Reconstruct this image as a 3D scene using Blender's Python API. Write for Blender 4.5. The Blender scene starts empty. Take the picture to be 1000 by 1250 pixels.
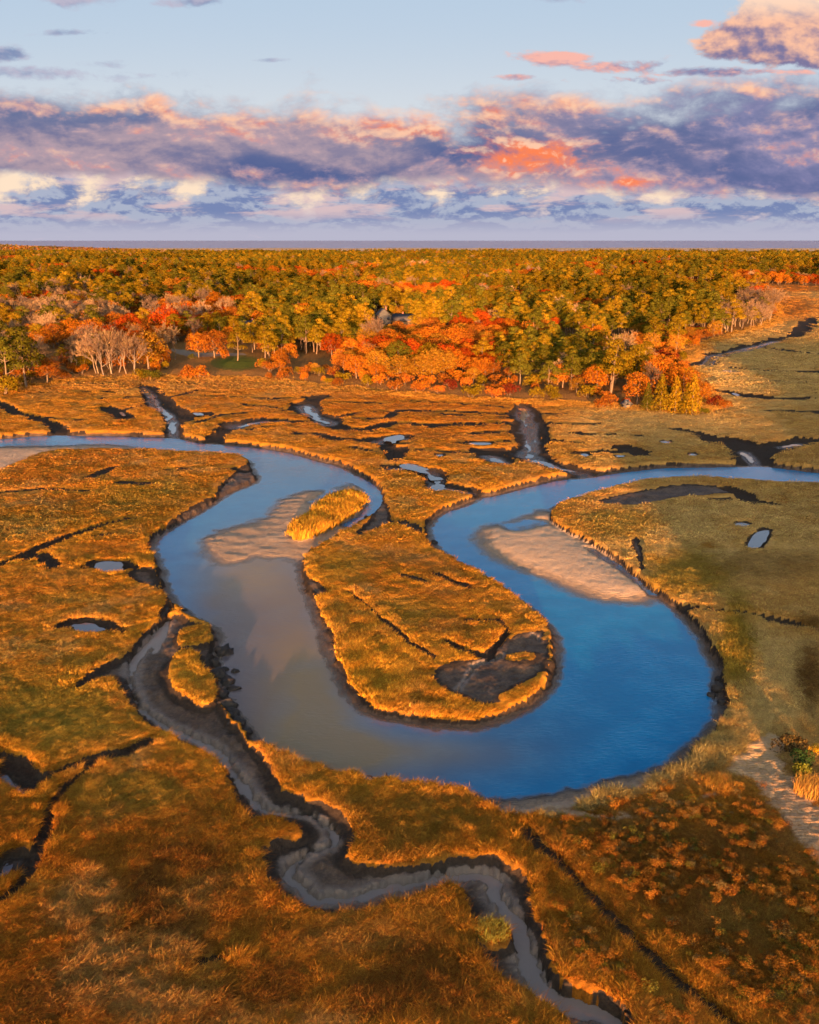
import bpy, math, random
import numpy as np
R = math.radians
random.seed(7)
rng = np.random.default_rng(11)
sc = bpy.context.scene
COL = sc.collection

# ------------------------------------------------------------------ camera
F = 1150.0            # focal length in photo pixels (1000 x 1250)
PITCH = R(16.1)
CZ = 41.0
cp, sp = math.cos(PITCH), math.sin(PITCH)
SUN_EL, SUN_AZ = R(3.5), R(-1.5)     # sun behind the camera, a touch to the left
cam = bpy.data.cameras.new('camera')
cam.sensor_fit = 'HORIZONTAL'; cam.sensor_width = 36.0; cam.lens = 36.0*F/1000.0
cam.clip_start = 0.5; cam.clip_end = 200000
camo = bpy.data.objects.new('camera', cam); COL.objects.link(camo)
camo.location = (0, 0, CZ); camo.rotation_euler = (math.pi/2-PITCH, 0, 0)
sc.camera = camo

def unproj(px, py, z=1.0):
    px = np.asarray(px, float); py = np.asarray(py, float)
    X = (px-500)/F; Y = (625-py)/F
    dy = cp+Y*sp; dz = -sp+Y*cp
    t = (z-CZ)/np.minimum(dz, -1e-4)
    return X*t, dy*t
def proj(x, y, z=1.0):
    d = np.maximum(y*cp-(z-CZ)*sp, 1.0); u = y*sp+(z-CZ)*cp
    return 500+F*x/d, 625-F*u/d

# ------------------------------------------------------------------ noise
def _h(ix, iy, s):
    h = (ix.astype(np.int64)*374761393+iy.astype(np.int64)*668265263+s*1442695041) & 0xffffffff
    h = ((h ^ (h >> 13))*1274126177) & 0xffffffff
    h = h ^ (h >> 16)
    return (h & 0xffff)/32767.5-1.0
def vnoise(x, y, s=0):
    ix = np.floor(x); iy = np.floor(y); fx = x-ix; fy = y-iy
    fx = fx*fx*fx*(fx*(fx*6-15)+10); fy = fy*fy*fy*(fy*(fy*6-15)+10)
    a = _h(ix, iy, s); b = _h(ix+1, iy, s); c = _h(ix, iy+1, s); d = _h(ix+1, iy+1, s)
    return (a+(b-a)*fx)*(1-fy)+(c+(d-c)*fx)*fy
def fbm(x, y, o=4, s=0):
    r = 0; a = 0.5; n = 0
    for k in range(o):
        r = r+a*vnoise(x, y, s+k*17); n += a
        xx = x*1.6-y*1.2; y = x*1.2+y*1.6; x = xx; a *= 0.5
    return r/n
def sstep(a, b, x):
    t = np.clip((x-a)/(b-a), 0, 1); return t*t*(3-2*t)
def lerp(a, b, t): return a+(b-a)*t

# ------------------------------------------------------------------ traced ground plan (photo pixels -> ground metres)
def P(txt): return [tuple(map(float, p.split(','))) for p in txt.split()]
def G(pts, z=1.0):
    a = np.array(pts); x, y = unproj(a[:, 0], a[:, 1], z); return np.stack([x, y], 1)
def smooth(p, closed, it=1):
    for _ in range(it):
        q = np.roll(p, -1, 0) if closed else p[1:]
        s = p if closed else p[:-1]
        n = np.empty((2*len(s), 2)); n[0::2] = s*.75+q*.25; n[1::2] = s*.25+q*.75
        p = n if closed else np.vstack([p[:1], n, p[-1:]])
    return p

RIVER = P('''-90,540 0,536 40,532 75,531 140,532 203,534 228,536 245,541 280,543 315,546 350,551 365,555 396,564 417,568
438,580 460,594 466,603 465,615 452,632 428,646 400,664 368,682 367,702 374,720 382,738 393,765 400,793 407,812 417,835 442,866 470,876
505,882 547,888 589,886 627,875 659,856 675,831 680,807 678,779 666,761 638,739 610,719 589,705 554,687 529,667 521,653 522,639 540,625
561,618 580,611 584,607 606,604 641,594 680,585 716,583 741,578 790,572 818,570 916,569 937,569 1000,577 1090,586
1090,598 1000,594 944,593 923,591 895,589 846,586 790,589 755,596 720,606 695,614 670,624 669,640 690,652 715,664 745,682 770,702 793,722
804,728 832,749 856,773 863,794 879,815 877,833 881,850 883,875 867,900 846,913 828,929 818,941 790,948 737,961 692,973 650,979 597,984
569,971 538,968 475,959 447,959 433,954 405,945 370,940 350,927 315,911 299,893 280,869 273,855 261,820 259,806 262,785 266,771 245,761
235,757 224,746 210,740 200,715 196,697 190,678 184,671 189,658 210,643 245,625 280,601 317,587 306,575 304,562 280,557 210,553 175,552
133,552 56,553 28,566 0,578 -90,612''')
# sandbars standing in the river: (outline, height)
BARS = [
 (P('259,664 268,652 295,643 330,634 338,632 340,622 351,611 366,604 382,600 405,602 421,596 440,590 452,603 458,618 440,636 425,646 400,664 370,681 345,678 310,674 285,684 268,682'), .11),
 (P('672,622 645,634 622,642 599,643 592,655 596,668 610,678 645,694 680,706 730,728 772,732 800,726 792,712 770,694 740,674 712,658 690,648 676,638'), .55),
 (P('-40,547 20,546 75,545 120,543 160,547 190,552 150,556 100,556 50,556 25,566 -10,578 -60,590'), .22),
]
BARCH = [(P('405,600 396,606 385,612'), 1.6, .3), (P('430,583 445,590 458,602 460,614 452,626 440,634 428,640'), 2.0, .34),
         (P('629,644 640,642 654,638'), 2.6, .5), (P('719,670 738,682 762,696 782,711 796,724'), 1.0, .35)]
# tidal mud: (outline at marsh level, floor height, softness of the edge in metres)
CREEK = P('''238,757 252,761 266,772 262,790 259,806 261,820 273,855 280,869 299,893 315,911 332,930 335,940 345,961 370,971 401,975 422,992 435,1010 433,1031 424,1046
468,1052 510,1048 550,1041 597,1039 625,1050 646,1067 648,1087 650,1106 664,1129 674,1157 685,1188 713,1199 751,1213 769,1230 780,1260 800,1300
700,1300 690,1255 685,1237 650,1216 625,1199 597,1181 584,1164 580,1140 576,1125 569,1104 559,1082 545,1078 524,1090 496,1099 468,1104 440,1113 405,1115
373,1111 345,1094 321,1073 314,1055 317,1034 335,1024 363,1019 370,1010 345,1001 321,998 300,998 285,975 273,939 259,921 227,907 200,893 175,883 157,862 150,848 143,838 136,826
120,828 98,841 80,843 92,830 120,812 154,795 168,774 185,757 203,746 224,746''')
ISLETS = [P('217,771 231,762 252,761 266,773 258,780 236,784 218,786'), P('213,794 238,793 243,810 256,824 262,843 257,857 243,857 217,842 206,822'),
          P('620,801 640,795 652,799 640,806'), P('612,850 630,841 652,831 668,818 673,828 650,846 626,856'), P('588,1128 601,1122 618,1128 624,1142 612,1152 592,1152 584,1142')]
MUD = [
 (CREEK, 0.24, .8),
 (P('184,672 189,655 200,640 222,622 245,610 262,604 262,594 282,578 296,566 306,566 318,587 280,603 245,627 212,645'), 0.45, 1.0),
 (P('196,697 188,690 160,692 150,702 168,712 185,716 200,722'), 0.35, 1.0),
 (P('518,818 548,806 575,802 600,792 622,773 640,768 664,765 677,788 675,822 640,852 596,862 562,852 532,838'), 0.62, 1.5),
 (P('366,690 374,698 396,712 404,722 390,724 374,716'), 0.45, .8),
 (P('455,598 470,605 478,622 480,636 520,655 515,640 490,632 470,640 452,648 430,655 440,640 455,628'), 0.4, .8),
 (P('720,612 755,602 800,594 828,590 880,592 925,597 910,602 860,604 820,607 790,616 745,616'), 0.72, 1.5),
 (P('767,656 779,653 786,664 790,690 782,700 776,680'), 0.55, .8),
 (P('200,720 215,742 203,748 185,757 200,735'), 0.4, .6),
]
# ditches: (line, width m, depth below marsh, holds water)
D = [
 ('-60,478 0,492 21,503 56,512 73,519 75,530', 2.4, .9, 0), ('175,470 185,480 189,492 206,503 212,517 210,534', 3.2, .8, 1),
 ('186,471 203,489 224,503 228,512', 2.2, .6, 0), ('131,496 147,505 153,509', 3.5, .6, 0), ('154,498 184,492', 1.6, .6, 0),
 ('229,505 245,505', 4.0, .5, 0), ('259,538 276,524 301,515 325,510 350,513 380,513 396,515', 3.2, .8, 0),
 ('290,517 320,511 345,512', 5.0, .6, 1), ('178,463 238,468', 1.2, .4, 0), ('0,470 90,466 160,470', 1.0, .3, 0),
 ('-60,700 0,687 24,678 56,664 91,650 122,639 150,632 161,631', 2.0, .9, 0), ('30,682 52,676 66,690', 1.6, .5, 0),
 ('366,491 375,492 382,503 400,513 414,522 445,524 477,515 526,518 575,517 634,514', 2.8, .8, 0),
 ('393,482 375,492', 3.0, .7, 0), ('372,492 384,504 400,513', 4.5, .7, 1),
 ('412,508 435,503 487,501 554,501 596,503 631,506', 1.7, .6, 0), ('435,510 472,510 480,504', 1.6, .5, 0),
 ('638,494 645,513 650,531 645,552 662,561 680,566', 5.0, .7, 1), ('636,494 633,520 640,545', 2.2, .8, 0),
 ('652,500 664,522 668,540', 1.8, .7, 0), ('660,560 685,568 713,573 722,580', 3.6, .8, 1),
 ('575,529 600,527 638,527', 2.2, .7, 0), ('589,548 620,549 645,552', 3.0, .7, 0), ('600,556 612,562', 4.0, .6, 1),
 ('468,535 480,534 492,532', 5.0, .6, 1), ('473,541 478,548 484,560', 2.4, .7, 0), ('490,545 486,556', 2.0, .6, 0),
 ('484,568 505,571 522,573 533,582', 5.0, .7, 1), ('533,580 531,592 540,592 554,594 575,598', 3.6, .8, 1),
 ('452,534 465,537 500,540', 2.0, .6, 0), ('396,532 420,537 436,536', 1.6, .4, 0), ('360,528 392,530', 1.6, .3, 0),
 ('350,500 372,498 386,492', 1.6, .5, 0), ('240,515 270,506 300,503', 1.1, .4, 0), ('500,488 560,492 620,497', 1.0, .4, 0),
 ('874,536 895,534 909,545 919,559 926,570', 5.5, .8, 0), ('909,547 919,558 926,570', 3.0, .8, 1),
 ('926,552 951,541 970,539 986,536', 4.6, .8, 0), ('955,541 978,538', 3.0, .7, 1), ('986,536 1040,530', 2.0, .6, 0),
 ('825,522 850,527 877,534', 3.2, .6, 0), ('657,515 690,517 730,517', 1.8, .5, 0), ('657,534 690,538 709,538', 2.4, .6, 0),
 ('706,552 740,550 769,548 786,554', 2.6, .6, 0), ('760,545 775,549', 4.5, .6, 0),
 ('863,443 866,437 874,432 909,425 947,415', 5.5, .9, 1), ('947,415 972,408', 5.0, .8, 0), ('835,446 862,442', 5.0, .5, 0),
 ('877,476 902,481 940,484 975,485', 5.0, .8, 0), ('895,448 940,452 1040,455', 3.0, .5, 0), ('993,388 980,401 972,408', 6.0, .6, 0),
 ('30,480 90,476 140,478', 1.5, .5, 0), ('250,482 330,486 380,484', 1.6, .5, 0), ('120,486 165,484', 1.4, .5, 0), ('296,492 340,497', 1.5, .5, 0), ('410,490 470,492', 1.5, .5, 0), ('540,505 600,508 632,509', 1.6, .5, 0),
 ('690,505 640,503', 1.6, .5, 0), ('560,540 620,537', 1.5, .5, 0), ('700,528 780,530', 1.6, .5, 0), ('430,545 455,550', 1.3, .5, 0), ('100,512 60,508', 1.3, .5, 0), ('510,548 570,552', 1.3, .5, 0), ('330,520 300,524', 1.4, .5, 0), ('210,484 240,476', 1.2, .4, 0),
 ('0,600 60,596 110,598', .9, .4, 0), ('110,655 140,650', .9, .4, 0), ('865,462 930,463 1000,466', 2.4, .5, 0), ('900,420 1000,432', 4.0, .4, 0), ('940,500 1060,505', 2.0, .4, 0),
 ('891,594 909,601 916,610 940,613', 2.2, .7, 0), ('870,608 884,608', 1.8, .4, 0), ('820,734 846,739 895,744 947,752 975,757', 1.5, .9, 0),
 ('945,757 975,762 1000,766 1060,772', 1.6, .6, 1),
 ('40,950 77,935 105,925 150,915 182,902', 1.7, .9, 0), ('-40,912 0,921 25,930 40,950', 1.8, .9, 0),
 ('0,936 10,945 22,954 35,962', 1.6, .95, 2), ('112,932 77,957 58,985 54,1017 42,1048 21,1080 -20,1110', 1.1, .7, 0),
 ('-20,1050 0,1058 8,1052 14,1040', 1.8, .95, 2), ('245,1174 256,1170 268,1166', .8, .5, 0),
 ('640,1012 650,1024 685,1055 720,1094 762,1136 804,1178 839,1209 874,1234 910,1262', .95, .4, 0),
 ('571,756 590,757 606,755 620,768 608,782 596,797 564,793 547,782', 1.0, .5, 0), ('424,720 449,738 477,763 500,784 530,803', .7, .35, 0), ('490,702 505,705 520,712', .8, .2, 0),
 ('530,700 552,710 570,716', 1.0, .3, 0), ('108,582 125,575 140,568', 1.6, .5, 0), ('205,572 260,570 300,572', 1.4, .5, 0), ('150,588 185,590', 2.0, .3, 0),
 ('108,690 118,684 150,683 162,690', 1.4, .6, 0), ('70,765 85,757 125,758 150,770', 1.4, .6, 0),
]
DITCH = [(G(P(a)), w, d, wt) for a, w, d, wt in D]
PONDS = [P('116,689 124,685 145,684 156,688 152,695 138,699 121,696'), P('86,764 92,759 112,759 130,765 122,770 98,770'),
 P('897,639 905,637 916,639 912,642 902,642'), P('912,668 919,655 926,649 939,645 937,655 932,664 924,669'),
 P('805,538 814,537 821,540 812,541'), P('750,556 756,555 763,556 756,558'), P('708,554 716,553 720,556 712,557'), P('840,554 847,553 851,555 845,557'),
 P('531,555 538,554 543,556 536,557'), P('467,536 476,532 490,531 489,537 478,540'), P('484,569 500,565 520,571 522,576 505,575'),
 P('145,503 150,503 155,507 149,508'), P('235,504 243,503 248,506 240,508'), P('880,452 893,452 905,454 890,455'), P('893,479 900,480 904,483 897,483'),
 P('545,592 530,590 525,597 537,600'), P('604,561 611,560 614,564 608,565'), P('571,540 600,540 598,543 575,543')]
PONDG = [smooth(G(p, .9), True, 2) for p in PONDS]
SANDPATH = [P('876,936 900,908 940,884 964,896 962,915 968,935 992,965 1020,990 1090,1080 1030,1095 975,1040 945,995 915,955'),
            P('600,984 650,980 692,976 720,990 772,986 814,978 850,966 872,958 892,975 868,976 820,988 770,1004 720,1006 650,996 618,996')]
RIVERG = smooth(G(RIVER, 0.0), True, 1)
BARG = [(smooth(G(p, .1), True, 1), h) for p, h in BARS]
BARCHG = [(smooth(G(p, .1), False, 1), w, d) for p, w, d in BARCH]
MUDG = [(smooth(G(p, 1.0), True, 1), f, e) for p, f, e in MUD]
ISLG = [smooth(G(p, 1.0), True, 1) for p in ISLETS]
PATHG = [smooth(G(p, 1.0), True, 1) for p in SANDPATH]
BARGRASS = smooth(G(P('358,641 375,629 400,608 421,599 445,604 442,615 417,634 389,648 368,659 360,652'), .6), True, 1)
STREAM = [(smooth(G(P(t), .1), False, 2), w) for t, w in (
 ('215,742 205,760 190,780 168,800 158,825 160,846 172,868 200,888 240,905 265,920 290,950 308,978 322,994 372,995 402,1010 412,1024 408,1034 380,1042 352,1058 352,1075 372,1090 384,1102 430,1098 500,1080 560,1071 604,1070 600,1090 615,1108 634,1130 640,1170 652,1200 676,1222 720,1232 780,1260', .55),
 ('205,760 190,795', .4), ('556,852 572,832 580,818 596,812 622,806', .22), ('580,820 566,812 545,812', .18), ('604,770 640,776 668,790', .2), ('190,668 200,645 225,622 255,604 285,590', .3))]

def sdf(x, y, p, closed=True, want_in=True):
    d2 = np.full(x.shape, 1e12); ins = np.zeros(x.shape, bool)
    n = len(p)
    for i in range(n if closed else n-1):
        ax, ay = p[i]; bx, by = p[(i+1) % n]
        ex, ey = bx-ax, by-ay; wx = x-ax; wy = y-ay
        t = np.clip((wx*ex+wy*ey)/(ex*ex+ey*ey+1e-12), 0, 1)
        np.minimum(d2, (wx-ex*t)**2+(wy-ey*t)**2, out=d2)
        if closed:
            c = ((ay > y) != (by > y))
            if c.any():
                xx = ax+(y-ay)*ex/(ey if abs(ey) > 1e-12 else 1e-12)
                ins ^= c & (x < xx)
    d = np.sqrt(d2)
    return np.where(ins, -d, d) if closed else d
def feat(x, y, p, m, closed=True):
    """signed distance near a feature (negative inside); far away = m"""
    out = np.full(x.shape, float(m))
    lo = p.min(0)-m; hi = p.max(0)+m
    k = (x > lo[0]) & (x < hi[0]) & (y > lo[1]) & (y < hi[1])
    if k.any(): out[k] = sdf(x[k], y[k], p, closed)
    return np.minimum(out, m)

BEACH = [(770, 950, 60, 5.2), (700, 968, 60, 5.2), (640, 980, 50, 5.5), (835, 930, 30, 3.0), (395, 775, 30, 3.2), (408, 815, 25, 3.0), (430, 850, 25, 2.0),
         (530, 660, 20, 2.5), (375, 735, 22, 2.0), (330, 925, 20, 1.6), (200, 660, 25, 2.0), (672, 820, 40, 1.3), (560, 890, 60, 1.1)]
TERR = smooth(G(P('366,688 374,696 400,704 424,720 449,738 477,763 500,784 530,806 540,836 568,850 620,856 660,846 660,880 560,900 440,880 380,760')), True, 1)
FOREST_EDGE = P('-300,500 -100,484 0,477 50,469 100,463 200,461 300,463 340,467 400,473 470,479 560,487 640,491 700,493 760,498 820,501 862,500 866,488 852,470 840,452 838,438 850,424 890,409 930,399 949,390 952,374 938,366 905,362 860,359.5 800,356.5 750,351.5 716,347')
INLET_FAR = P('716,342.5 760,343.5 800,344.5 900,347 1000,349.5 1200,356 1400,366')
FORG = G(FOREST_EDGE + INLET_FAR)
FORG = np.vstack([FORG, [[6000, 900], [6000, 6500], [-6000, 6500], [-6000, 260]]])
GRAVEL = smooth(G(P('206,429 222,430 240,434.5 262,435 290,434 305,436 290,438 262,439 236,440 216,436')), True, 1)

def terrain(x, y):
    """height and surface kinds of the ground at x, y (metres)"""
    px, py = proj(x, y, 1.0)
    n1 = fbm(x*.9, y*.9, 4, 3); n2 = fbm(x*.11, y*.11, 4, 5); n3 = fbm(x*2.6, y*2.6, 3, 9)
    far = sstep(150, 600, y)
    dr = feat(x, y, RIVERG, 40.0)+n1*.45*(1+far)+n3*.15
    pz = np.exp(-((px-150)/130)**2-((py-1165)/110)**2)
    cr = 1-2*np.abs(fbm(x*.55+.25*n2, y*1.0, 3, 13)); near = 1-sstep(90, 170, y)
    land = 1.0+n2*.16+n1*.05+near*(.14*fbm(x*1.5, y*1.9, 3, 23)+.14*fbm(x*.5, y*.6, 3, 29))+pz*.24*sstep(.45, 1, cr)+(1-near)*.22*fbm(x*.22, y*.34, 3, 33)
    terr = -feat(x, y, TERR, 12.0); land = land-.38*sstep(-1.0, 2.0, terr)
    bw = np.full(x.shape, .75)
    for bx, by, br, w in BEACH:
        bw = np.maximum(bw, .8*w*np.exp(-((px-bx)**2+(py-by)**2*1.6)/br**2))
    t = sstep(0, 1, dr/bw)
    z = np.where(dr > 0, land*t, -1.6*sstep(0, 3.6, -dr)-.03)
    mud = 1-sstep(.55, .8, t+.15*n3); mud = np.where(dr < 0, 1, mud)
    edge = np.where(dr > 0, np.maximum(dr-bw*.8, 0), 0)
    peat = sstep(.05, .3, t)*(1-sstep(2.0, 3.0, bw))*(dr > 0)  # dark bank faces: peat, with the shade of the bank put in
    sand = sstep(2.0, 3.2, bw)*(dr > -3)*(1-sstep(.55, .9, t))*.6
    inl = dr > 0
    # sandbars
    gb = feat(x, y, BARGRASS, 6.0)
    for p, h in BARG:
        d = -feat(x, y, p, 14.0)+n1*.9
        zb = np.where(d > 0, h*(1-np.exp(-d/2.6))+.03, np.maximum(d*.16, -1.2)+.03)+(.05+.08*(h < .15))*fbm(x*.35+y*.2, y*1.1, 3, 37)
        k = (dr < 1.0) & (zb > z)
        z = np.where(k, zb, z); sand = np.where(k, sstep(-4, 0, d), sand)
    for p, w, d in BARCHG:
        e = feat(x, y, p, 6.0, False)+n1*.35
        z = z-d*1.2*(1-sstep(w*.4, w*1.1, e))*(dr < 2)
    k = 1-sstep(-.9, .5, gb+n1*.6)
    z = np.where(dr < 0.5, np.maximum(z, z+(.55-z)*k), z)
    bargrass = k*(dr < .5)
    # tidal mud
    ml = np.full(x.shape, 1.0)
    isl = np.full(x.shape, 9.0)
    for p in ISLG: isl = np.minimum(isl, feat(x, y, p, 9.0)+n1*.25)
    for p, f, e in MUDG:
        d = -feat(x, y, p, 9.0)+n1*.5*(.6+e*.3)+n3*.18
        d = np.minimum(d, isl)
        tt = sstep(-.15, e, d)
        nf = f+.10*n1+.06*n3+.16*(1-sstep(0, 4.5, d))*(1+1.6*n2)+.10*fbm(x*1.2, y*1.2, 3, 39)+.22*np.clip(fbm(x*.45, y*.45, 3, 35), -.4, 1)
        zz = lerp(z, np.minimum(z, nf), tt)
        k = inl | (z > nf)
        z = np.where(k, zz, z)
        mud = np.where(k, np.maximum(mud, sstep(.15, .5, tt+.15*n3)), mud)
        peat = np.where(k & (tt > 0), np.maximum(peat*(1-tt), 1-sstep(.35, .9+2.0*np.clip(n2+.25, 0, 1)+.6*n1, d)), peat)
        edge = np.minimum(edge, np.where(d < 0, -d, 0))
    mud = np.where((isl < -.2) & inl, 0, mud); z = np.where((isl < .4) & (px > 150) & (px < 300) & (py < 900), np.maximum(z, land*(1-sstep(-.9, .4, isl))), z)
    # stream threads in the mud
    wet = np.zeros(x.shape)
    for p, w in STREAM:
        e = feat(x, y, p, 6.0, False)+n1*.35
        z = np.where((z < .8) & inl, lerp(z, np.minimum(z, -.14), 1-sstep(w*.45, w*1.2, e+.5*n2+.25*n3)), z)
        wet = np.maximum(wet, 1-sstep(w, w*2.8, e))
    # ditches
    sheen = np.zeros(x.shape)
    for p, w, dp, wt in DITCH:
        if len(p) < 2: continue
        wv = w*np.clip(1.0+.7*n2+.5*n1, .45, 2)*(1+.25*sstep(90, 200, y))
        e = feat(x, y, p, 14.0, False)+(n1*.3+n3*.15)*min(1.0, w)
        tt = 1-sstep(wv*.36, wv*.72+.15, e)
        z = np.where(z > .1, z-dp*tt*np.minimum(1, z), z)
        mud = np.where(inl, np.maximum(mud, sstep(.25, .6, tt)), mud)
        edge = np.minimum(edge, np.maximum(e-wv*.5, 0))
        core = 1-sstep(wv*.2, wv*.42, e) if wt else 0
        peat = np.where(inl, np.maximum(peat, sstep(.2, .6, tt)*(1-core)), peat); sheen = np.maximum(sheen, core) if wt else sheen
    for p in PONDG:
        d = -feat(x, y, p, 6.0)
        z = np.where(d > -1.5, np.minimum(z, lerp(z, .42, sstep(-.8, .8, d))), z)
        mud = np.maximum(mud, sstep(-1.0, -.1, d+n1*.5))
        edge = np.minimum(edge, np.maximum(-d-.6, 0))
    # pitting of mudflats and marsh surface
    z = z+np.where((mud > .5) & (z > -.05), (n3*.05+fbm(x*5, y*5, 2, 31)*.03), 0)
    for p in PATHG:
        d = -feat(x, y, p, 6.0)+n1*.6
        k = sstep(-.3, .6, d)*inl
        sand = np.maximum(sand, k*.52); mud = mud*(1-k); z = z-.12*k*(z > .3)
    # wooded upland
    fo = feat(x, y, FORG, 60.0)
    z = z+np.where(fo < 0, 1.1*sstep(0, 12, -fo), 0)
    hill = 24*np.exp(-((x+1500)/620)**2)*sstep(2300, 2900, y)*(1-sstep(3300, 3700, y))+4*fbm(x/330, y/330, 3, 77)*(1-sstep(2000, 2700, y))*sstep(400, 1000, -0+y)*(fo < -40)*sstep(20, 60, -fo)
    z = z+hill*(fo < 0)
    edge = np.where(inl, edge, 0)
    return dict(z=z, mud=np.clip(mud, 0, 1), sand=np.clip(sand, 0, 1), edge=edge, peat=np.clip(peat, 0, 1), sheen=sheen, dr=dr, fo=fo, px=px, py=py, n1=n1, n2=n2, n3=n3, bar=bargrass, wet=wet, terr=terr)

# plain colours of the vegetation on the marsh (albedo): stands of grass, plus light put in at bank fringes and the shaded right
CO = dict(orange=(.46, .185, .024), straw=(.42, .235, .075), olive=(.29, .175, .026), brown=(.14, .06, .016), tan=(.56, .345, .115), rust=(.39, .13, .018), green=(.17, .125, .03), gold=(.46, .215, .022))
ZONES = [  # px, py, rx, ry, colour, weight
 (70, 870, 120, 55, 'olive', 1.0), (160, 600, 60, 14, 'olive', .5), (60, 640, 90, 22, 'olive', .5), (230, 1050, 60, 20, 'brown', 1.2), (180, 1095, 30, 40, 'brown', 1.5), (240, 1135, 50, 18, 'brown', 1.0), (285, 1085, 24, 24, 'brown', .7),
 (150, 970, 90, 30, 'olive', .9), (150, 1200, 110, 60, 'straw', .8), (100, 1110, 50, 50, 'straw', .7), (40, 1220, 50, 40, 'brown', .7), (540, 1000, 60, 20, 'olive', 1.2), (470, 985, 40, 10, 'olive', .6),
 (540, 1190, 80, 45, 'brown', 1.3), (60, 1030, 50, 40, 'rust', .9), (330, 1120, 70, 40, 'rust', .9), (420, 1140, 60, 30, 'straw', .5), (470, 1220, 60, 30, 'brown', 1.1), (320, 1200, 60, 30, 'brown', 1.1), (420, 690, 40, 18, 'olive', .7), (500, 745, 50, 18, 'olive', .6),
 (540, 710, 60, 30, 'rust', .6), (450, 820, 60, 45, 'gold', .9), (560, 770, 50, 25, 'rust', .5), (60, 700, 110, 25, 'orange', .6), (90, 730, 50, 8, 'olive', .5),
 (880, 660, 150, 60, 'tan', 1.0), (840, 700, 60, 30, 'olive', .9), (940, 690, 80, 20, 'brown', .5), (930, 830, 80, 80, 'tan', 1.0), (900, 790, 26, 70, 'olive', 1.0), (985, 760, 30, 10, 'brown', .8), (990, 830, 18, 40, 'brown', .9),
 (760, 640, 60, 20, 'olive', .7), (800, 520, 160, 22, 'tan', .8), (930, 460, 120, 50, 'tan', .9), (830, 1090, 150, 90, 'brown', .8), (930, 1120, 60, 50, 'green', .9), (720, 1080, 50, 60, 'rust', .7), (880, 1190, 90, 40, 'brown', .6),
 (300, 470, 330, 14, 'straw', .35), (500, 510, 200, 30, 'rust', .7), (90, 495, 110, 15, 'orange', .5), (950, 375, 60, 16, 'rust', .9), (920, 352, 120, 6, 'rust', 1.0), (240, 925, 50, 18, 'orange', .6), (430, 960, 90, 10, 'gold', .6)]
def grass_tint(t, x, y):
    px, py = t['px'], t['py']
    m1 = fbm(x*.05, y*.035, 4, 41); m2 = fbm(x*.22, y*.18, 4, 43); m3 = fbm(x*.7, y*.5, 3, 45)
    def c(k): return np.array(CO[k])[None, :]
    base = lerp(c('orange'), c('straw'), sstep(-.1, .6, m2+m3*.4)[:, None])
    base = lerp(base, c('rust'), sstep(.0, .55, m1+.3*m3)[:, None]*.7)
    base = lerp(base, c('olive'), sstep(.15, .6, -m1+.4*m2)[:, None]*.7)
    right = sstep(640, 760, px)*(1-sstep(900, 980, py))
    base = lerp(base, c('tan'), right[:, None]*.55)  # shaded right side: tint lifted to stand for soft light
    for zx, zy, rx, ry, k, w in ZONES:
        g = np.exp(-((px-zx)/rx)**2-((py-zy)/ry)**2)
        g = np.clip(w*sstep(.12, .75, g+.28*m2+.18*m3), 0, 1)[:, None]
        base = lerp(base, c(k), g)
    e = t['edge']
    fr = (1-sstep(.8, 3.2, e))*sstep(-.3, .3, m3+.25)  # bank fringe: brightness of sun-catching blades put into the tint
    base = lerp(base, lerp(c('gold'), c('orange'), sstep(-.3, .3, m2)[:, None]), (fr*.6*(1-.7*right))[:, None])
    base = lerp(base, c('gold'), np.clip(t['bar'], 0, 1)[:, None]*.8)
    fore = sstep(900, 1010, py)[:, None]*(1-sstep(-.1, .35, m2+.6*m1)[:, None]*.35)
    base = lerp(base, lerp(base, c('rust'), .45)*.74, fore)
    return base*(1+.16*m3[:, None])
# ------------------------------------------------------------------ mesh helpers
def mesh_np(name, v, faces=None, quads=None, attrs=None, smooth=False):
    m = bpy.data.meshes.new(name)
    v = np.asarray(v, np.float32)
    if quads is not None:
        loops = np.asarray(quads, np.int32).ravel(); k = len(quads[0]) if len(quads) else 4
        st = np.arange(len(quads), dtype=np.int32)*k; tot = np.full(len(quads), k, np.int32)
    else:
        tot = np.array([len(f) for f in faces], np.int32); st = (np.cumsum(tot)-tot).astype(np.int32)
        loops = np.fromiter((i for f in faces for i in f), np.int32)
    m.vertices.add(len(v)); m.vertices.foreach_set('co', v.ravel())
    m.loops.add(len(loops)); m.loops.foreach_set('vertex_index', loops)
    m.polygons.add(len(tot)); m.polygons.foreach_set('loop_start', st); m.polygons.foreach_set('loop_total', tot)
    if smooth: m.polygons.foreach_set('use_smooth', np.ones(len(tot), bool))
    m.update(calc_edges=True)
    for k, a in (attrs or {}).items():
        a = np.asarray(a, np.float32)
        if a.ndim == 1:
            m.attributes.new(k, 'FLOAT', 'POINT').data.foreach_set('value', a)
        else:
            c = np.ones((len(a), 4), np.float32); c[:, :3] = a
            m.attributes.new(k, 'FLOAT_COLOR', 'POINT').data.foreach_set('color', c.ravel())
    return m
def link(name, mesh, mat=None, parent=None, loc=None):
    if mat is not None and not mesh.materials: mesh.materials.append(mat)
    o = bpy.data.objects.new(name, mesh); COL.objects.link(o)
    if parent is not None: o.parent = parent
    if loc is not None: o.location = loc
    return o
def tag(o, label=None, cat=None, group=None, kind=None):
    if label: o['label'] = label
    if cat: o['category'] = cat
    if group: o['group'] = group
    if kind: o['kind'] = kind
    return o
def empty(name, loc, rz=0, s=1.0):
    o = bpy.data.objects.new(name, None); COL.objects.link(o); o.location = loc; o.rotation_euler = (0, 0, rz); o.scale = (s, s, s)
    o.empty_display_size = .2
    return o
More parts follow.
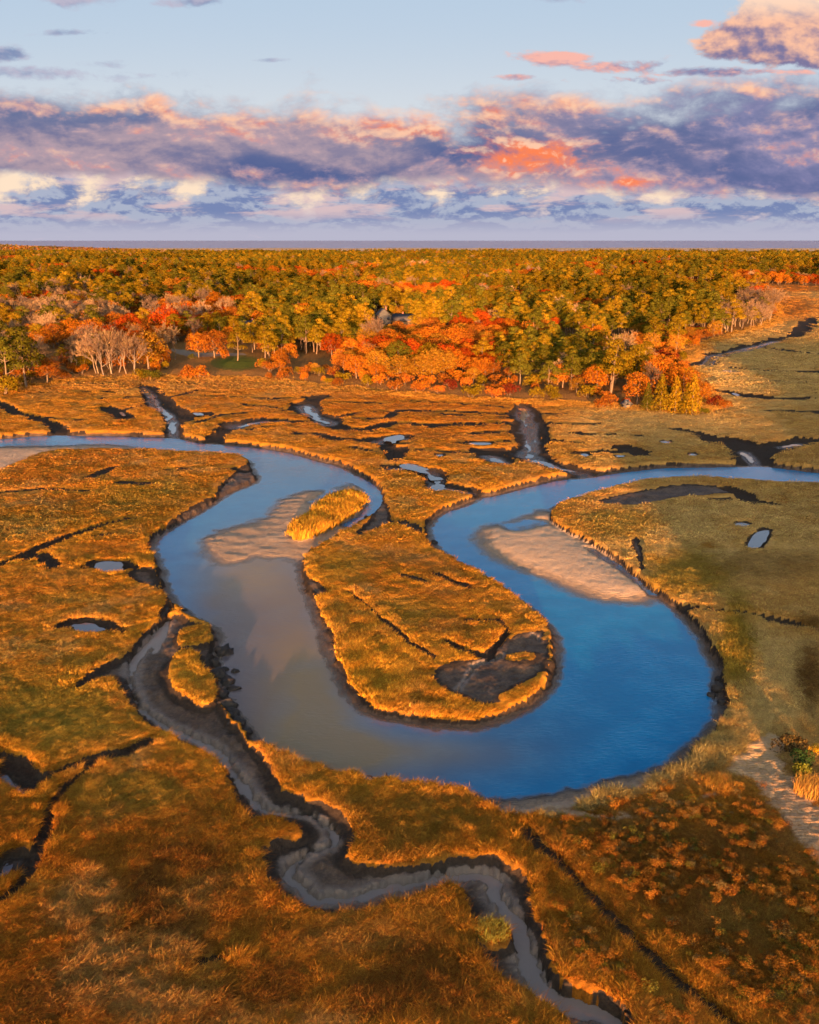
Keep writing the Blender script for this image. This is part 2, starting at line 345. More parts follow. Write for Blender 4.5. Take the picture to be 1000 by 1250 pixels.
class Buf:
    def __init__(s): s.v = []; s.f = []
    def add(s, v, f):
        n = len(s.v); s.v.extend(map(tuple, v)); s.f.extend(tuple(i+n for i in q) for q in f)
    def box(s, x0, x1, y0, y1, z0, z1):
        s.add([(x0, y0, z0), (x1, y0, z0), (x1, y1, z0), (x0, y1, z0), (x0, y0, z1), (x1, y0, z1), (x1, y1, z1), (x0, y1, z1)],
              [(3, 2, 1, 0), (4, 5, 6, 7), (0, 1, 5, 4), (1, 2, 6, 5), (2, 3, 7, 6), (3, 0, 4, 7)])
    def tube(s, pts, rad, n=6, cap=True):
        pts = [np.array(p, float) for p in pts]; v = []; f = []
        for i, p in enumerate(pts):
            d = pts[min(i+1, len(pts)-1)]-pts[max(i-1, 0)]; d /= np.linalg.norm(d)+1e-9
            a = np.cross(d, (0, 0, 1) if abs(d[2]) < .9 else (1, 0, 0)); a /= np.linalg.norm(a)+1e-9; b = np.cross(d, a)
            for k in range(n):
                t = 2*math.pi*k/n; v.append(p+rad[i]*(a*math.cos(t)+b*math.sin(t)))
        for i in range(len(pts)-1):
            for k in range(n): f.append((i*n+k, i*n+(k+1) % n, (i+1)*n+(k+1) % n, (i+1)*n+k))
        if cap: f.append(tuple(range((len(pts)-1)*n, len(pts)*n)))
        s.add(v, f)
    def mesh(s, name, smooth=False): return mesh_np(name, s.v, faces=s.f, smooth=smooth)
def leaves(cent, nrm, size, asp=1.0, jit=.6, r=rng):
    """many small leaf quads: centres, outward directions, sizes"""
    n = len(cent); nr = nrm+r.normal(0, jit, (n, 3)); nr /= np.linalg.norm(nr, axis=1)[:, None]+1e-9
    up = r.normal(0, 1, (n, 3)); a = np.cross(nr, up); a /= np.linalg.norm(a, axis=1)[:, None]+1e-9; b = np.cross(nr, a)
    s = size[:, None]; sh = r.uniform(.6, 1.2, (n, 1))
    v = np.stack([cent-a*s*sh, cent-b*s*asp, cent+a*s*.9, cent+b*s*asp*sh], 1).reshape(-1, 3)
    return v, np.arange(4*n).reshape(-1, 4)
def lobes_mesh(name, lobes, per, size, jit=.55, asp=.8):
    V = []; Q = []; n = 0
    for (c, rad) in lobes:
        k = int(per*rad[0]*rad[1])+20
        d = rng.normal(0, 1, (k, 3)); d /= np.linalg.norm(d, axis=1)[:, None]
        d[:, 2] = np.where(d[:, 2] < -.45, -d[:, 2], d[:, 2])
        rr = rng.uniform(.62, 1.06, (k, 1))**.5
        ce = np.array(c)+d*rr*np.array(rad)
        v, q = leaves(ce, d/np.array(rad)*max(rad), rng.uniform(.6, 1.3, k)*size, asp, jit)
        V.append(v); Q.append(q+n); n += len(v)
    return mesh_np(name, np.vstack(V), quads=np.vstack(Q))

# ------------------------------------------------------------------ materials
class N:
    def __init__(s, tree): s.t = tree; s.x = 0
    def node(s, typ, **kw):
        n = s.t.nodes.new(typ)
        for k, v in kw.items(): setattr(n, k, v)
        return n
    def set(s, sock, v):
        if hasattr(v, 'is_output') or isinstance(v, bpy.types.NodeSocket): s.t.links.new(v, sock)
        elif isinstance(v, (tuple, list)) and len(v) == 3 and sock.type == 'RGBA': sock.default_value = (*v, 1)
        else: sock.default_value = v
    def m(s, op, *a, clamp=False):
        n = s.node('ShaderNodeMath', operation=op, use_clamp=clamp)
        for i, v in enumerate(a): s.set(n.inputs[i], v)
        return n.outputs[0]
    def add(s, *a):
        r = a[0]
        for b in a[1:]: r = s.m('ADD', r, b)
        return r
    def mul(s, *a):
        r = a[0]
        for b in a[1:]: r = s.m('MULTIPLY', r, b)
        return r
    def sub(s, a, b): return s.m('SUBTRACT', a, b)
    def ss(s, a, b, x, lo=0.0, hi=1.0):
        n = s.node('ShaderNodeMapRange', interpolation_type='SMOOTHSTEP')
        for i, v in enumerate((x, a, b, lo, hi)): s.set(n.inputs[i], v)
        return n.outputs[0]
    def mix(s, f, a, b, blend='MIX'):
        n = s.node('ShaderNodeMix', data_type='RGBA', blend_type=blend)
        s.set(n.inputs[0], f); s.set(n.inputs[6], a); s.set(n.inputs[7], b)
        return n.outputs[2]
    def noise(s, vec, scale, detail=4, rough=.55, dist=0.0, lac=2.0):
        n = s.node('ShaderNodeTexNoise'); s.set(n.inputs['Vector'], vec)
        n.inputs['Scale'].default_value = scale; n.inputs['Detail'].default_value = detail; n.inputs['Roughness'].default_value = rough
        n.inputs['Distortion'].default_value = dist; n.inputs['Lacunarity'].default_value = lac
        return n.outputs[0]
    def vec(s, x, y, z=0.0):
        n = s.node('ShaderNodeCombineXYZ')
        for i, v in enumerate((x, y, z)): s.set(n.inputs[i], v)
        return n.outputs[0]
    def attr(s, name, typ='GEOMETRY', out='Fac'):
        n = s.node('ShaderNodeAttribute', attribute_name=name, attribute_type=typ); return n.outputs[out]
    def bump(s, h, strength=.5, dist=.1):
        n = s.node('ShaderNodeBump'); n.inputs['Strength'].default_value = strength; n.inputs['Distance'].default_value = dist
        s.set(n.inputs['Height'], h); return n.outputs[0]
def material(name):
    m = bpy.data.materials.new(name); m.use_nodes = True; m.node_tree.nodes.clear()
    n = N(m.node_tree); o = n.node('ShaderNodeOutputMaterial'); return m, n, o
def pbsdf(n, color, rough=.8, spec=.3, normal=None, **kw):
    b = n.node('ShaderNodeBsdfPrincipled')
    n.set(b.inputs['Base Color'], color); n.set(b.inputs['Roughness'], rough); n.set(b.inputs['Specular IOR Level'], spec)
    if normal is not None: n.set(b.inputs['Normal'], normal)
    for k, v in kw.items(): n.set(b.inputs[k], v)
    return b.outputs[0]
def simple(name, col, var=.2, scale=3.0, rough=.8, spec=.2, bump=.2):
    m, n, o = material(name)
    co = n.node('ShaderNodeTexCoord').outputs['Object']
    f = n.noise(co, scale, 5, .6)
    c = n.mix(f, tuple(x*(1-var) for x in col), tuple(min(1, x*(1+var)) for x in col))
    n.t.links.new(pbsdf(n, c, rough, spec, n.bump(f, bump, .05)), o.inputs[0]); return m
def leaf_mat(name, trans=.25, var=.35):
    """foliage or blades: colour from the instance or the object's own tint, varied leaf by leaf"""
    m, n, o = material(name)
    t = n.attr('tint', 'INSTANCER', 'Color')
    g = n.node('ShaderNodeNewGeometry'); rnd = g.outputs['Random Per Island']
    oi = n.node('ShaderNodeObjectInfo').outputs['Random']
    f = n.add(1-var, n.mul(rnd, var*1.5), n.mul(n.sub(oi, .5), .35))
    hs = n.node('ShaderNodeHueSaturation'); n.set(hs.inputs['Hue'], n.add(.5, n.mul(n.sub(rnd, .5), .035))); n.set(hs.inputs['Value'], f); n.set(hs.inputs['Color'], t)
    d = n.node('ShaderNodeBsdfDiffuse'); n.set(d.inputs[0], hs.outputs[0])
    tr = n.node('ShaderNodeBsdfTranslucent'); n.set(tr.inputs[0], hs.outputs[0])
    mx = n.node('ShaderNodeMixShader'); mx.inputs[0].default_value = trans
    n.t.links.new(d.outputs[0], mx.inputs[1]); n.t.links.new(tr.outputs[0], mx.inputs[2]); n.t.links.new(mx.outputs[0], o.inputs[0])
    return m
M_LEAF = leaf_mat('foliage', .2, .3)
M_GRASS = leaf_mat('grass_blades', .12, .4)
M_BARK = simple('bark', (.2, .13, .085), .35, 6, .9, .1)
M_TWIG = leaf_mat('twigs', 0, .25)

# ground: thatch, mud, sand, forest floor by what lies there
M_GROUND, n, o = material('marsh_ground')
pos = n.node('ShaderNodeNewGeometry').outputs['Position']
tint = n.attr('tint', 'GEOMETRY', 'Color'); mud = n.attr('mud'); sand = n.attr('sand'); wet = n.attr('wet'); peat = n.attr('peat'); sheen = n.attr('sheen'); wood = n.attr('wood'); grav = n.attr('gravel')
nA = n.noise(pos, .55, 6, .65); nB = n.noise(pos, 3.5, 5, .65); nC = n.noise(pos, 14, 3, .6)
mp = n.node('ShaderNodeMapping'); mp.inputs['Scale'].default_value = (.16, 1.0, .6); mp.inputs['Rotation'].default_value = (0, 0, R(8)); n.set(mp.inputs[0], pos)
nS = n.noise(mp.outputs[0], .8, 5, .6)
th = n.mix(n.ss(.3, .7, nB), n.mix(1.0, tint, (.72, .68, .62), 'MULTIPLY'), n.mix(1.0, tint, (1.1, 1.07, 1.0), 'MULTIPLY'))
th = n.mix(n.ss(.42, .7, nS, 0, .5), th, n.mix(1.0, th, (.55, .5, .45), 'MULTIPLY'))
mc = n.mix(n.ss(.35, .68, nA), (.05, .031, .021), (.125, .077, .049))
mc = n.mix(n.ss(.45, .75, nB, 0, .7), mc, (.18, .115, .077))
mc = n.mix(wet, mc, (.19, .135, .105))
mc = n.mix(n.ss(.35, .65, n.add(peat, n.mul(n.sub(nB, .5), .6))), mc, n.mix(nB, (.014, .010, .008), (.075, .05, .035)))  # peat tone taken near black to carry the bank shade too
sp_ = n.mix(nA, (.46, .29, .17), (.64, .42, .26)); sz = n.node('ShaderNodeSeparateXYZ'); n.set(sz.inputs[0], pos); wetline = n.ss(.30, .06, n.add(sz.outputs[2], n.mul(n.sub(nA, .5), .25)))
sp_ = n.mix(n.mul(wetline, .6), sp_, (.22, .14, .085)); sp_ = n.mix(n.ss(.4, .75, nB, 0, .45), sp_, (.33, .205, .125))
wc = n.mix(n.ss(.35, .65, nB), (.10, .05, .018), (.30, .14, .04))
c = n.mix(n.ss(.35, .65, n.add(n.mul(n.sub(nB, .5), .7), mud)), th, mc)
c = n.mix(n.ss(.3, .7, n.add(n.mul(n.sub(nB, .5), .5), sand)), c, sp_)
c = n.mix(wood, c, wc); c = n.mix(n.ss(.3, .7, grav), c, n.mix(nC, (.2, .14, .1), (.3, .21, .15)))
rip = n.node('ShaderNodeTexWave', wave_type='BANDS', bands_direction='Y'); n.set(rip.inputs['Vector'], pos); rip.inputs['Scale'].default_value = .9; rip.inputs['Distortion'].default_value = 5; rip.inputs['Detail'].default_value = 3; rip.inputs['Detail Scale'].default_value = .7
h = n.add(n.mul(nB, .5), n.mul(nC, .22), n.mul(nA, .7), n.mul(rip.outputs[1], n.mul(sand, .25)))
rough = n.add(.92, n.mul(mud, -.35), n.mul(wet, -.25), n.mul(sand, -.05), n.mul(peat, .25), n.mul(sheen, -.6))
n.t.links.new(pbsdf(n, c, rough, n.add(.22, n.mul(sheen, .5), n.mul(peat, -.17)), n.bump(h, .75, .25)), o.inputs[0])

# water
M_WATER, n, o = material('river_water')
pos = n.node('ShaderNodeNewGeometry').outputs['Position']
dep = n.attr('depth'); turb = n.attr('turb'); purp = n.attr('murk'); ck = n.attr('creek')
mp = n.node('ShaderNodeMapping'); mp.inputs['Scale'].default_value = (.5, 1.3, 1); mp.inputs['Rotation'].default_value = (0, 0, R(-25)); n.set(mp.inputs[0], pos)
w1 = n.noise(mp.outputs[0], 2.6, 3, .55); w2 = n.noise(pos, .18, 4, .6)
deep = n.mix(n.ss(.35, .7, w2), (.001, .16, .36), (.003, .20, .42))
c = n.mix(purp, deep, (.12, .08, .075)); c = n.mix(turb, c, (.27, .165, .06)); c = n.mix(ck, c, (.34, .30, .325))  # ck: pale sky reflection put into the creek water's colour
c = n.mix(n.ss(.45, .0, dep), c, (.24, .17, .125))
b = pbsdf(n, c, n.ss(.3, .75, w2, .05, .13), .5, n.bump(n.mul(w1, n.ss(.35, .7, w2, .25, 1.0)), .38, .12), **{'IOR': 1.38})
tr = n.node('ShaderNodeBsdfTransparent'); mx = n.node('ShaderNodeMixShader')
n.set(mx.inputs[0], n.m('MAXIMUM', n.ss(0.0, .40, dep, .25, 1.0), n.mul(ck, n.ss(-.02, .06, dep)))); n.t.links.new(tr.outputs[0], mx.inputs[1]); n.t.links.new(b, mx.inputs[2]); n.t.links.new(mx.outputs[0], o.inputs[0])
M_POND, n, o = material('pond_water')
pos = n.node('ShaderNodeNewGeometry').outputs['Position']
n.t.links.new(pbsdf(n, (.12, .115, .135), .05, .5, n.bump(n.noise(pos, 3, 3), .05, .05), **{'IOR': 1.75}), o.inputs[0])
M_SEA, n, o = material('sea_water')
pos = n.node('ShaderNodeNewGeometry').outputs['Position']
mp = n.node('ShaderNodeMapping'); mp.inputs['Scale'].default_value = (.0006, .004, 1); n.set(mp.inputs[0], pos)
sw = n.noise(mp.outputs[0], 1, 5, .6)
n.t.links.new(pbsdf(n, n.mix(sw, (.27, .25, .38), (.34, .31, .43)), .45, .4), o.inputs[0])

# ------------------------------------------------------------------ ground sheet
yy = np.concatenate([np.arange(1420, 620, -1.7), np.arange(620, 380, -1.35), np.arange(380, 312, -1.0), np.arange(312, 303.5, -.5)])
_, YR = unproj(np.full(yy.shape, 500.), yy, 1.0)
YR = np.concatenate([np.arange(-25, YR[0]-.6, 1.5), YR, [5600.]])
uu = np.concatenate([[-4, -2.5, -1.6, -1.1, -.8], np.linspace(-.62, .62, 960), [.8, 1.1, 1.6, 2.5, 4]])
gx = ((YR[:, None]+26)*uu[None, :]).ravel(); gy = np.repeat(YR, len(uu))
T = terrain(gx, gy)
nr, nc = len(YR), len(uu)
idx = np.arange(nr*nc).reshape(nr, nc)
Q = np.stack([idx[:-1, :-1], idx[:-1, 1:], idx[1:, 1:], idx[1:, :-1]], -1).reshape(-1, 4)
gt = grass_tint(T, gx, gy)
gravel = sstep(-1, 1, -feat(gx, gy, GRAVEL, 10.0))
lawn = np.exp(-((T['px']-290)/30)**2-((T['py']-447)/9)**2)*(T['fo'] < 5)
wood = sstep(-2, 4, -T['fo'])*(1-gravel)*(1-np.clip(1.5*lawn, 0, 1))
gt = np.where((lawn > .3)[:, None], np.array([[.12, .13, .02]]), gt)
beach = sstep(3300, 3600, gy+250*fbm(gx/400, gy*0, 3, 5))
sandv = np.maximum(T['sand'], beach); wood = wood*(1-beach)
zg = np.where(gy > 3700, 8.0*sstep(3600, 4100, gy)*(1+.4*fbm(gx/260, gy/500, 3, 15))*(1-sstep(4450, 4600, gy))-1.5*sstep(4500, 4700, gy), T['z'])
m = mesh_np('ground', np.stack([gx, gy, zg], 1), quads=Q, smooth=True,
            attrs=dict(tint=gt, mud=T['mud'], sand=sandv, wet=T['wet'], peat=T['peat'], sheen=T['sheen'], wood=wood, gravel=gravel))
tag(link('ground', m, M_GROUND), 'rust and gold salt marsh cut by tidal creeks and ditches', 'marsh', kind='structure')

# river water: one sheet at water level wherever the bed lies below it
px, py = T['px'], T['py']
low = (T['z'] < .10).reshape(nr, nc) & (YR[:, None] < 400)
ql = (low[:-1, :-1] | low[:-1, 1:] | low[1:, 1:] | low[1:, :-1]).ravel()
qw = Q[ql]; used, inv = np.unique(qw, return_inverse=True)
def blob(a, b, rx, ry, n=.35): return np.exp(-((px-a)/rx)**2-((py-b)/ry)**2)*(1+n*T['n2'])
creekw = ((T['dr'] > .8) & (py > 740)).astype(float)
turb = np.clip(.15*creekw+.95*blob(380, 840, 65, 95)+.8*blob(430, 910, 120, 40)+.35*blob(330, 700, 80, 70)+.4*blob(300, 690, 50, 30)+.25*blob(560, 905, 80, 20), 0, .9)
murk = np.clip(.9*creekw+1.0*blob(295, 850, 60, 110)+.9*blob(330, 760, 90, 70)+.5*blob(330, 700, 90, 50)+.5*blob(420, 945, 130, 30)+.5*blob(300, 560, 250, 40)+.35*blob(640, 890, 90, 50), 0, .9)
W = np.stack([gx, gy, np.zeros_like(gx)], 1)[used]
m = mesh_np('river', W, quads=inv.reshape(-1, 4), smooth=True, attrs=dict(depth=(-T['z'])[used], turb=turb[used], murk=murk[used], creek=(.9*creekw)[used]))
tag(link('river', m, M_WATER), 'tidal river winding in a wide S through the marsh', 'river', kind='structure')
# sea beyond the beach
m = mesh_np('sea', [(-90000, 4600, .2), (90000, 4600, .2), (90000, 90000, .2), (-90000, 90000, .2)], quads=[(0, 1, 2, 3)])
tag(link('sea', m, M_SEA), 'dull violet sea along the horizon', 'sea', kind='structure')
# pools standing in the marsh
for p in PONDG:
    c0 = p.mean(0)
    a = np.array([(q-c0)*(1.1+.45*float(vnoise(np.array([i*.55+c0[0]]), np.array([c0[1]]), 3)[0])*math.sin(math.pi*i/len(p))) for i, q in enumerate(p)]); v = [(0, 0, 0)]+[(x, y, 0) for x, y in a]
    k = len(a)
    m = mesh_np('pool', v, faces=[(0, i+1, (i+1) % k+1) for i in range(k)])
    ob = link('pool', m, M_POND, loc=(c0[0], c0[1], .84 if c0[1] > 105 else .66))
    tag(ob, kind='structure')
# water lying in the beds of the tidal creeks: narrow flat threads
for p, w, dp, wt in DITCH:
    if not wt: continue
    c_ = smooth(p, False, 3); c_ = c_[terrain(c_[:, 0], c_[:, 1])['dr'] > 1.0]; c_ = c_[np.concatenate([[True], np.linalg.norm(np.diff(c_, axis=0), axis=1) > .02])]
    if len(c_) < 3: continue
    tn = np.gradient(c_, axis=0); tn /= np.linalg.norm(tn, axis=1)[:, None]+1e-9; nrm = np.stack([-tn[:, 1], tn[:, 0]], 1)
    off = nrm*(fbm(c_[:, 0]*.3, c_[:, 1]*.3, 3, 51)*w*.22)[:, None]; hw = w*np.clip(.17+.22*fbm(c_[:, 0]*.5, c_[:, 1]*.5, 3, 53), .03, .4)*np.clip(np.minimum(np.arange(len(c_)), np.arange(len(c_))[::-1])*.7, .05, 1)
    zc = np.sort(terrain(c_[:, 0], c_[:, 1])['z'])[len(c_)//2]+.07
    A_, B_ = c_+off-nrm*hw[:, None], c_+off+nrm*hw[:, None]; k = len(c_)
    v_ = np.vstack([np.c_[A_, np.full(k, zc)], np.c_[B_, np.full(k, zc)]])
    ob = link('creek', mesh_np('creek', v_, quads=[(i, i+1, k+i+1, k+i) for i in range(k-1)]), M_POND); tag(ob, kind='structure')
# ------------------------------------------------------------------ scattering
def hidden(name, mesh, mat):
    if not mesh.materials: mesh.materials.append(mat)
    return bpy.data.objects.new(name, mesh)          # a shape for the scatter; not a thing of the scene
def scatter(name, pts, rot, scl, vid, tint, protos, label, cat):
    m = bpy.data.meshes.new(name); m.vertices.add(len(pts)); m.vertices.foreach_set('co', np.asarray(pts, np.float32).ravel())
    m.attributes.new('rot', 'FLOAT_VECTOR', 'POINT').data.foreach_set('vector', np.asarray(rot, np.float32).ravel())
    m.attributes.new('scl', 'FLOAT_VECTOR', 'POINT').data.foreach_set('vector', np.asarray(scl, np.float32).ravel())
    m.attributes.new('vid', 'INT', 'POINT').data.foreach_set('value', np.asarray(vid, np.int32))
    c = np.ones((len(pts), 4), np.float32); c[:, :3] = tint
    m.attributes.new('tint', 'FLOAT_COLOR', 'POINT').data.foreach_set('color', c.ravel())
    o = link(name, m); tag(o, label, cat, kind='stuff')
    g = bpy.data.node_groups.new(name, 'GeometryNodeTree')
    g.interface.new_socket('Geometry', in_out='INPUT', socket_type='NodeSocketGeometry'); g.interface.new_socket('Geometry', in_out='OUTPUT', socket_type='NodeSocketGeometry')
    i = g.nodes.new('NodeGroupInput'); ou = g.nodes.new('NodeGroupOutput'); ip = g.nodes.new('GeometryNodeInstanceOnPoints')
    j = g.nodes.new('GeometryNodeJoinGeometry')
    for p in reversed(protos):
        q = g.nodes.new('GeometryNodeObjectInfo'); q.inputs['Object'].default_value = p; q.inputs['As Instance'].default_value = True
        g.links.new(q.outputs['Geometry'], j.inputs[0])
    def na(nm, t):
        a = g.nodes.new('GeometryNodeInputNamedAttribute'); a.data_type = t; a.inputs[0].default_value = nm; return a.outputs[0]
    e = g.nodes.new('FunctionNodeEulerToRotation'); g.links.new(na('rot', 'FLOAT_VECTOR'), e.inputs[0])
    g.links.new(i.outputs[0], ip.inputs['Points']); g.links.new(j.outputs[0], ip.inputs['Instance']); ip.inputs['Pick Instance'].default_value = True
    g.links.new(na('vid', 'INT'), ip.inputs['Instance Index']); g.links.new(e.outputs[0], ip.inputs['Rotation']); g.links.new(na('scl', 'FLOAT_VECTOR'), ip.inputs['Scale'])
    g.links.new(ip.outputs[0], ou.inputs[0])
    md = o.modifiers.new('scatter', 'NODES'); md.node_group = g
    return o

# ------------------------------------------------------------------ marsh grass
def tuft(rad, nb, w, lean=.30, wind=.22, flat=False):
    a = rng.uniform(0, 2*np.pi, nb); r = rad*np.sqrt(rng.uniform(0, 1, nb))
    bx, by = r*np.cos(a), r*np.sin(a); hh = rng.uniform(.55, 1.1, nb)
    lx = rng.normal(wind, lean, nb)*hh; ly = rng.normal(.1, lean, nb)*hh
    th = rng.uniform(-1.0, 1.0, nb); cx, cy = np.cos(th), np.sin(th)
    v = []; f = []
    for i in range(nb):
        n = len(v); ww = w*rng.uniform(.7, 1.3)
        v += [(bx[i]-cx[i]*ww, by[i]-cy[i]*ww, -.1), (bx[i]+cx[i]*ww, by[i]+cy[i]*ww, -.1),
              (bx[i]+lx[i]*.4+cx[i]*ww*.8, by[i]+ly[i]*.4+cy[i]*ww*.8, hh[i]*.6), (bx[i]+lx[i]*.4-cx[i]*ww*.8, by[i]+ly[i]*.4-cy[i]*ww*.8, hh[i]*.6),
              (bx[i]+lx[i], by[i]+ly[i], hh[i]*(1-.2*abs(lx[i])))]
        f += [(n, n+1, n+2, n+3), (n+3, n+2, n+4)]
    return mesh_np('grass_tuft', v, faces=f)
def shrublet(k):
    lb = [((rng.uniform(-.3, .3), rng.uniform(-.3, .3), rng.uniform(.3, .75)), (rng.uniform(.14, .34),)*3) for _ in range(6)]
    return lobes_mesh('shrublet', lb, 620, .034, .8, .7)
PG = [hidden('tuft', tuft(.40, 54, .017), M_GRASS) for _ in range(4)] + [hidden('tuft', tuft(.7, 56, .03), M_GRASS) for _ in range(4)] + \
     [hidden('tuft', tuft(1.5, 70, .06), M_GRASS) for _ in range(4)] + [hidden('tuft', tuft(5.0, 120, .19), M_GRASS) for _ in range(4)] + [hidden('shrublet', shrublet(k), M_GRASS) for k in range(3)] + \
     [hidden('tuft', tuft(.38, 36, .018, .5, .6), M_GRASS) for _ in range(3)]
def sample(nn, y0, y1):
    sx = rng.uniform(-150, 1150, nn); sy = rng.uniform(y0, y1, nn); return unproj(sx, sy, 1.0)
xs, ys, lod = [], [], []
for nn, y0, y1, l in ((52000, 960, 1290, 0), (27000, 830, 960, 0), (52000, 640, 860, 1), (40000, 468, 660, 2), (21000, 344, 480, 3)):
    a, b = sample(nn, y0, y1); xs.append(a); ys.append(b); lod.append(np.full(nn, l))
# denser stands: tongue foreshore, bar islet, dune grass by the beach
for (poly, k, l) in ((TERR, 9000, 1), (BARGRASS, 2600, 1), (G(P('690,972 760,956 820,946 850,926 872,900 885,880 900,895 895,920 870,945 840,962 770,984 720,992 695,985')), 5200, 0)):
    lo, hi = poly.min(0), poly.max(0); a = rng.uniform(lo[0], hi[0], k*2); b = rng.uniform(lo[1], hi[1], k*2); q = sdf(a, b, poly) < 0
    xs.append(a[q][:k]); ys.append(b[q][:k]); lod.append(np.full(len(a[q][:k]), l))
fe = smooth(FORG[:34], False, 2); ei = rng.integers(0, len(fe)-1, 5200); et_ = rng.uniform(0, 1, (5200, 1)); ep = fe[ei]*(1-et_)+fe[ei+1]*et_+rng.normal(0, 2.2, (5200, 2))*np.array([[1, 1.5]])
xs.append(ep[:, 0]); ys.append(ep[:, 1]); lod.append(np.full(5200, 2))
xs = np.concatenate(xs); ys = np.concatenate(ys); lod = np.concatenate(lod)
TG = terrain(xs, ys)
g = (1-TG['mud'])*(1-TG['sand'])
g = np.where(TG['dr'] < .5, np.clip(TG['bar'], 0, 1), g)
dune = np.exp(-((TG['px']-790)/110)**2-((TG['py']-960+(TG['px']-760)*.35)/16)**2)*(TG['dr'] > 1.5)
g = np.maximum(g, dune*(TG['sand'] < .9)*.9)
keep = (g > .5) & ((TG['edge'] > np.choose(lod, (.15, .3, 1.25, 2.4))) | (TG['bar'] > .5)) & (TG['z'] > .42) & (TG['fo'] > -3)
mat_ = fbm(xs*.9, ys*.55, 3, 61)                      # bare lanes between the matted tussocks
patch = np.exp(-((TG['px']-150)/120)**2-((TG['py']-1170)/95)**2)
keep &= (rng.uniform(0, 1, len(xs)) > .75*patch*sstep(.1, -.15, mat_))
bush = np.clip(np.exp(-((TG['px']-840)/190)**4-((TG['py']-1110)/125)**4)*1.3, 0, 1)
keep &= ~((TG['px'] > 575) & (TG['px'] < 632) & (TG['py'] > 1112) & (TG['py'] < 1158) & (TG['mud'] < .5) & (TG['edge'] <= 0.001))
def K(a): return a[keep]
X, Y, LO = K(xs), K(ys), K(lod); TK = {k: v[keep] for k, v in TG.items()}
e = TK['edge']; h_n = fbm(X*.35, Y*.35, 3, 63); h_f = fbm(X*1.3, Y*1.1, 2, 65)
hh = .075+.045*h_n+.045*h_f
hh = hh+(.14+.13*h_f)*(1-sstep(.35, 1.6, e))*sstep(-.35, .2, h_n+.15)
hh = hh+.30*sstep(.5, 3, TK['terr'])*sstep(-.5, .1, h_n)+(.42+.5*h_f)*np.clip(TK['bar'], 0, 1)+.7*K(dune)
hh = hh+.06*sstep(960, 1100, TK['py'])+.2*K(patch)*sstep(.0, .3, h_f)
hh = hh*np.where(LO == 3, 1.7, np.where(LO == 2, 1.35, 1.0))
hh = hh+np.where(LO == 2, .42, 0)*(1-sstep(1.5, 5, TK['fo']))*sstep(-.5, .2, h_n)
hh = np.clip(hh, .045, 1.3)*rng.uniform(.75, 1.25, len(X))
vid = LO*4+rng.integers(0, 4, len(X))
bm_ = rng.uniform(0, 1, len(X)) < K(bush)*.62*(e > 1.25)*sstep(-.5, .15, h_n+.3*h_f)
vid = np.where(bm_, 16+rng.integers(0, 3, len(X)), vid)
vid = np.where((LO == 0) & ~bm_ & (rng.uniform(0, 1, len(X)) < .3), 19+rng.integers(0, 3, len(X)), vid)
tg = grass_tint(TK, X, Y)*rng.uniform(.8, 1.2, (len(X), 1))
sh = np.array([[.40, .15, .022], [.30, .10, .018], [.15, .12, .02], [.20, .13, .045]])[rng.choice(4, len(X), p=[.36, .24, .22, .18])]*rng.uniform(.45, 1.0, (len(X), 1))
tg = lerp(tg, np.array([[.40, .18, .032]])*rng.uniform(.75, 1.2, (len(X), 1)), ((1-sstep(2, 6, TK['fo']))*.8)[:, None])
tg = np.where((bm_ & (rng.uniform(0, 1, len(X)) < .75))[:, None], sh, tg)
tg = np.where((K(dune) > .25)[:, None], np.array([[.30, .21, .075]])*rng.uniform(.7, 1.2, (len(X), 1)), tg)
sw = fbm(X*.05, Y*.05, 2, 71)*1.6
rot = np.stack([rng.normal(0, .10, len(X)), rng.normal(0, .10, len(X)), sw+rng.normal(0, .5, len(X))], 1)
hz = np.where(bm_, rng.uniform(.2, .72, len(X))*(.85+.6*h_f), hh)
hx = np.where(bm_, hz*rng.uniform(.9, 1.5, len(X)), np.where(LO == 2, 1.0, .8+.5*hh))
scatter('marsh_grass', np.stack([X, Y, TK['z']-.02], 1), rot, np.stack([hx, hx, hz], 1), vid, tg, PG, 'tawny salt hay and low shrubs covering the marsh', 'grass')
print('grass', len(X))

# ------------------------------------------------------------------ trees: each kind in several grown shapes
def limbs(b, H, lob, r0, n=7, lean=0.0):
    top = np.array((lean*H*.3, 0, H*.72)); ps = []
    for i in range(6):
        t = i/5; ps.append(np.array((0, 0, -.6))*(1-t)+top*t+np.array((math.sin(t*5)*.12, math.cos(t*4)*.12-.12, 0)))
    b.tube(ps, [r0*(1.25-.95*i/5) for i in range(6)], 6)
    for c, rad in lob[:n]:
        c = np.array(c); s = ps[3]*.5+ps[2]*.5 if c[2] < H*.6 else ps[4]
        mid = s*.5+c*.5+np.array((0, 0, -.25)); b.tube([s, mid, c], [r0*.42, r0*.28, r0*.1], 4, False)
def pine_mesh(k):
    H = 11.0; lob = []
    nl = 11+k % 3*2; lean = rng.uniform(-.25, .25)
    for i in range(nl):
        t = i/(nl-1); z = H*(.42+.55*t); R_ = 3.3*(1-.72*t**1.5)*(.55+.6*rng.uniform()); a = i*2.4+rng.uniform(-.6, .6)
        r = rng.uniform(1.25, 2.1)*(1.05-.3*t)
        lob.append(((R_*math.cos(a)+lean*z*.25, R_*math.sin(a), z+rng.uniform(-.5, .5)), (r*1.1, r*1.1, r*.7)))
    b = Buf(); limbs(b, H, lob[::2], .22, 8, lean)
    return lobes_mesh('pine_crown', lob, 70, .20, .3, .8), b.mesh('pine_trunk', True)
